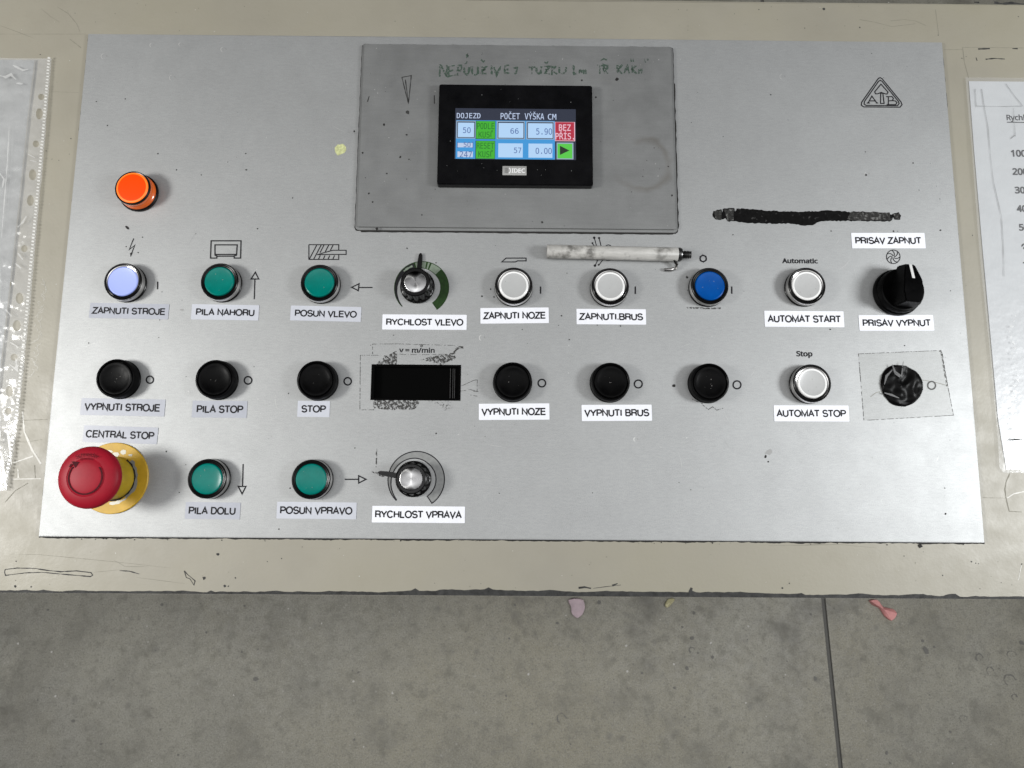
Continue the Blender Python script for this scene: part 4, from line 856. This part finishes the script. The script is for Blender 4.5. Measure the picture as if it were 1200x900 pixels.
symbol('grime_mark', [(T(z8, (980, 403), (1030, 404), (1090, 406), (1140, 405)), 0)], .0011, 'flecks'); symbol('grime_mark', [(T(r2, (190, 283), (210, 300), (225, 290), (240, 302), (262, 295)), 0), (T(r2, (150, 262), (190, 280)), 0)], .0005, 'tapeline')

# ------------------------------------------------------------------ white rod lying on the buttons row
rh = .0048
a, b = on(*sp(66, 148), rh), on(*sp(985, 170), rh); d = b - a; ln = d.length; rz = math.atan2(d.y, d.x)
RR = .0047
def tube(prof, seg=28, bm=None, mi=0):
    b = lathe(prof, seg)
    for v in b.verts: v.co = Vector((v.co.z, v.co.y, -v.co.x))
    for f in b.faces: f.material_index = mi
    bmesh.ops.recalc_face_normals(b, faces=b.faces[:])
    return b
Lm = ln * 1000
bm = tube([(0, 1.2), (3.3, 1.2), (3.6, 0), (4.5, 0), (4.75, .5), (4.75, Lm * .5), (4.85, Lm - .6), (4.5, Lm), (2, Lm)])
rod = top('metal_rod', bm, M['rod'], (a.x, a.y, rh), 'worn white metal rod with a dark threaded tip lying below the touchscreen plate', 'rod', rz)
def rsub(name, bm, m): return link(name, bm, m, rod, (0, 0, 0))
rsub('collar', tube([(3, Lm - .2), (4.7, Lm), (4.9, Lm + 1.2), (4.3, Lm + 2.6), (2.4, Lm + 3)]), M['steel'])
tp_ = [(2.3, Lm + 2.8)]
for k in range(5): tp_ += [(2.9, Lm + 3.2 + k * 1.1), (2.3, Lm + 3.75 + k * 1.1)]
rsub('threaded_tip', tube(tp_ + [(2.6, Lm + 9), (0, Lm + 9.2)]), M['steel'])
bm = bmesh.new()
hk = [Vector((ln - .003, -.0035, .001)), Vector((ln - .0005, -.0065, -.001)), Vector((ln - .001, -.0088, -.0028)), Vector((ln - .004, -.0100, -.0036)), Vector((ln - .0085, -.0098, -.0036))]
prev = None
for i, c in enumerate(hk):
    t = (hk[min(i + 1, 4)] - hk[max(i - 1, 0)]).normalized(); s1 = t.cross(Vector((0, 0, 1))).normalized(); s2 = t.cross(s1)
    ring = [bm.verts.new(c + (s1 * math.cos(k * math.tau / 10) + s2 * math.sin(k * math.tau / 10)) * .0012) for k in range(10)]
    if prev:
        for k in range(10): bm.faces.new((prev[k], prev[(k + 1) % 10], ring[(k + 1) % 10], ring[k]))
    else: bm.faces.new(ring[::-1])
    prev = ring
bm.faces.new(prev); bmesh.ops.recalc_face_normals(bm, faces=bm.faces[:])
rsub('hook', bm, M['chrome'])

# ------------------------------------------------------------------ papers in plastic sleeves
def sheet(outer, holes, z, wob, cuts, seed, curl=0):
    """flat sheet with holes, subdivided and gently crinkled; plate coordinates"""
    bm = bmesh.new(); es = []
    for loop in [outer] + holes:
        vs = [bm.verts.new((p[0], p[1], 0)) for p in loop]
        es += [bm.edges.new((vs[i], vs[(i + 1) % len(vs)])) for i in range(len(vs))]
    bmesh.ops.triangle_fill(bm, use_beauty=True, use_dissolve=False, edges=es)
    for k in range(cuts):
        big = [e for e in bm.edges if e.calc_length() > .006]
        if big: bmesh.ops.subdivide_edges(bm, edges=big, cuts=1)
    bmesh.ops.triangulate(bm, faces=[f for f in bm.faces if len(f.verts) > 4])
    bmesh.ops.recalc_face_normals(bm, faces=bm.faces[:])
    if sum(f.normal.z for f in bm.faces) < 0: bmesh.ops.reverse_faces(bm, faces=bm.faces[:])
    from mathutils import noise
    for v in bm.verts:
        n = noise.noise(Vector((v.co.x * 45 + seed, v.co.y * 22, seed))) + .5 * noise.noise(Vector((v.co.x * 120, v.co.y * 90, seed)))
        v.co.z = z + wob * max(-1.0, n)
    return bm
lx = -.24
SL0 = px(62, 70); SLb = px(14, 560)
bot = px(0, 575).y
e1 = [px(*p) for p in ((62, 70), (59, 110), (55, 160), (49, 225), (42, 300), (36, 370), (30, 430), (24, 490), (17, 535), (10, 575))]
outer = [(lx, e1[0].y)] + [(p.x, p.y) for p in e1] + [(lx, e1[-1].y)]
HL = [(50, 115, 3.6, 3.6), (48, 135, 4.2, 6.5), (44, 170, 3.8, 4), (40, 206, 4.2, 6.5), (37.5, 236, 4.2, 6.5), (30, 292, 4, 4), (24, 350, 4.6, 6.5), (21, 382, 4.6, 6.5), (18, 419, 4.2, 4.2), (12, 459, 4.2, 6.5), (11, 482, 4, 4)]
holes = [[tuple(px(u + ru * math.cos(a), v + rv * math.sin(a))[:2]) for a in [k * math.tau / 14 for k in range(14)]] for u, v, ru, rv in HL]
o = Vector((lx, e1[-1].y, TOPZ))
loc = lambda pts: [(p[0] - o.x, p[1] - o.y) for p in pts]
sl = top('plastic_sleeve', sheet(loc(outer), [loc(h) for h in holes], .0016, .0011, 4, 3.1), M['film'], o, 'crinkled clear plastic sleeve with punched filing holes beside the orange lamp', 'plastic sleeve')
pe = [px(*p) for p in ((42.5, 71), (34, 140), (25.5, 225), (14, 330), (6, 400), (0, 455), (-8, 520))]
bm = sheet(loc([(lx + .003, pe[0].y)] + [(p.x, p.y) for p in pe] + [(lx + .003, pe[-1].y)]), [], .0004, .0003, 3, 7.7)
link('paper_sheet', bm, M['paper_grey'], sl, (0, 0, 0))
bm = bmesh.new(); pl_ = [(p.x - o.x, p.y - o.y) for p in pe]; ribbon(bm, pl_, .0009, .0011, False, 0, .2, False, .004); link('sheet_edge', bm, M['scratch'], sl, (0, 0, 0))
bm = bmesh.new(); acc = 0
for a, b in zip(e1, e1[1:]):
    n = max(2, int((b - a).length / .0024)); dd = (b - a).normalized(); nn = Vector((-dd.y, dd.x, 0))
    for k in range(n):
        q = a + (b - a) * (k / n) - o - nn * .0012 * -1 * -1
        ribbon(bm, [(q.x - nn.x * .0009, q.y - nn.y * .0009), (q.x + nn.x * .0009 + dd.x * .0004, q.y + nn.y * .0009 + dd.y * .0004)], .0009, .0027, False, 0, .4)
link('weld_seam', bm, M['weld'], sl, (0, 0, 0))
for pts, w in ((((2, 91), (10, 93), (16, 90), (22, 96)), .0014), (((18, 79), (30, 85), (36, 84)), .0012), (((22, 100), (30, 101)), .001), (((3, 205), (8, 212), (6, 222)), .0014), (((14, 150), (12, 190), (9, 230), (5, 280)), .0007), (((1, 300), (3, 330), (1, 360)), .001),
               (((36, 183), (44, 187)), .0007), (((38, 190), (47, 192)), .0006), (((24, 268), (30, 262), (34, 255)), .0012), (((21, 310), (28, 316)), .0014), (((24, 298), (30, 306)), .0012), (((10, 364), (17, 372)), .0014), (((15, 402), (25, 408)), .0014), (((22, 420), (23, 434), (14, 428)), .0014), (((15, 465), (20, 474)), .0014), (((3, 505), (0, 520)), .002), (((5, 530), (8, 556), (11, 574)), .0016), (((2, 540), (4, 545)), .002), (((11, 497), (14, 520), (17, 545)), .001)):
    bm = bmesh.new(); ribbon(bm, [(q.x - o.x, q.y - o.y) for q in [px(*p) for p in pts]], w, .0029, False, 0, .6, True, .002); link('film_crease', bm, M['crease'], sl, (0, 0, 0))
# right-hand sheet
rxx = .80
E = [px(*p) for p in ((1130, 92), (1136, 170), (1146, 290), (1157, 400), (1167, 510), (1169.5, 548), (1174, 554))]
o = Vector((E[0].x, E[-1].y, TOPZ))
outer = [(p.x, p.y) for p in E] + [(rxx, px(1200, 554).y), (rxx, E[0].y)]
sr = top('plastic_sleeve', sheet(loc(outer), [], .0016, .0007, 4, 9.4), mat('clear_film_smooth', (0.60, 0.61, 0.62, 1), 0.2, alpha=0.16, bump=(60, 0.4, 0.002), coat=0.3), o, 'clear plastic sleeve holding a printed sheet that starts with the word Rychlost', 'plastic sleeve')
PE = [px(*p) for p in ((1135, 95.5), (1141, 175), (1150, 280), (1160, 390), (1169, 490), (1179, 550))]
bm = sheet(loc([(p.x, p.y) for p in PE] + [(rxx - .003, px(1200, 549).y), (rxx - .003, px(1200, 96).y)]), [], .0004, .00004, 3, 5.2)
sh = link('paper_sheet', bm, M['paper'], sr, (0, 0, 0))
rr = zz(1100, 80, 3.6)
def rtext(s, x0, y0, y1, bold=.03, line=False):
    a, b = px(*rr(x0, y1)), px(*rr(x0, y0)); h = b.y - a.y
    bm = text_bm(s, None, h, bold=bold); mx = min(v.co.x for v in bm.verts)
    for v in bm.verts: v.co += Vector((a.x - o.x - mx, a.y - o.y + h / 2, .00052))
    if line: ribbon(bm, [(p.x - o.x, p.y - o.y) for p in (px(*rr(286, 229)), px(*rr(440, 231)))], .0007, .00052)
    link('lettering', bm, M['ink'], sh, (0, 0, 0))
rtext('Rychlost', 286, 196, 228, .02, True)
for s, x, y in (('100', 304, 345), ('200', 310, 422), ('300', 320, 500), ('400', 328, 578), ('500', 338, 657), ('600', 348, 740), ('700', 356, 818)): rtext(s, x, y, y + 30)
bm = bmesh.new()
for a, w in ((((150, 90), (155, 162), (250, 164), (350, 162)), .0003), (((280, 68), (310, 110), (350, 160)), .0003), (((178, 90), (190, 170), (205, 250), (216, 380), (228, 480), (246, 560), (262, 630), (270, 760), (272, 880)), .0003), (((312, 170), (320, 290)), .0003), (((300, 300), (318, 285)), .0004)):
    ribbon(bm, [(p.x - o.x, p.y - o.y) for p in [px(*rr(*q)) for q in a]], w, .0009, False, 0, .5, False, .004)
link('film_crease', bm, M['dialgrey'], sr, (0, 0, 0))
bm = bmesh.new(); w3 = zz(1130, 320, 3.46)
for k in range(22):
    t = k / 22; x, y = w3(195 - 40 * math.sin(t * 9) * .3 + random.uniform(-10, 10), 175 + 480 * t); p = px(x, y)
    blob(bm, p.x - o.x, p.y - o.y, random.uniform(.0004, .0011), 0.0021, 0, 7, 1.6, random.uniform(0, 3))
link('film_wrinkle', bm, M['crease'], sr, (0, 0, 0))
bm = bmesh.new(); ribbon(bm, [(p.x - o.x, p.y - o.y) for p in (px(1182, 516), px(1200, 515))], .0004, .0026); p = px(1187, 515); ribbon(bm, [(p.x - o.x - .0015, p.y - o.y), (p.x - o.x + .0025, p.y - o.y)], .001, .0027, False, 0, .6)
link('film_split', bm, M['chip'], sr, (0, 0, 0))

# ------------------------------------------------------------------ scraps on the floor
def scrap(u, v, pts, m, label, seed):
    c = floor_at(u, v); P = [floor_at(*p) - c for p in pts]; bm = bmesh.new(); rng = random.Random(seed)
    tops = [bm.verts.new((p.x, p.y, .0035 + rng.uniform(0, .004))) for p in P]; bots = [bm.verts.new((p.x * 1.02, p.y * 1.02, .0004)) for p in P]
    mid = bm.verts.new((0, 0, .009)); n = len(P)
    for i in range(n): j = (i + 1) % n; bm.faces.new((tops[i], tops[j], mid)); bm.faces.new((bots[i], bots[j], tops[j], tops[i]))
    bmesh.ops.recalc_face_normals(bm, faces=bm.faces[:]); bmesh.ops.subdivide_edges(bm, edges=bm.edges[:], cuts=2, smooth=.4)
    ob = link('plastic_scrap', bm, m, None, (c.x, c.y, 0), None, label); ob['category'] = 'scrap'
scrap(675, 712, ((666, 703), (683, 703), (685, 712), (682, 720), (676, 724), (670, 719), (669, 711)), mat('pale_pink_scrap', (.42, .33, .36, 1), .6, noise=(60, .15)), 'pale pink scrap of plastic on the floor just under the front edge of the console', 1)
scrap(1033, 714, ((1018, 704), (1026, 703), (1034, 711), (1046, 714), (1049, 719), (1043, 727), (1036, 722), (1030, 713)), mat('salmon_scrap', (.55, .24, .23, 1), .6, noise=(60, .2)), 'salmon pink torn scrap on the concrete beside the floor joint', 2)
scrap(784, 706, ((783, 702), (790, 702), (786, 708), (781, 712), (779, 709)), mat('yellow_scrap', (.45, .42, .25, 1), .6), 'tiny yellowish scrap on the floor between the two pink scraps', 3)
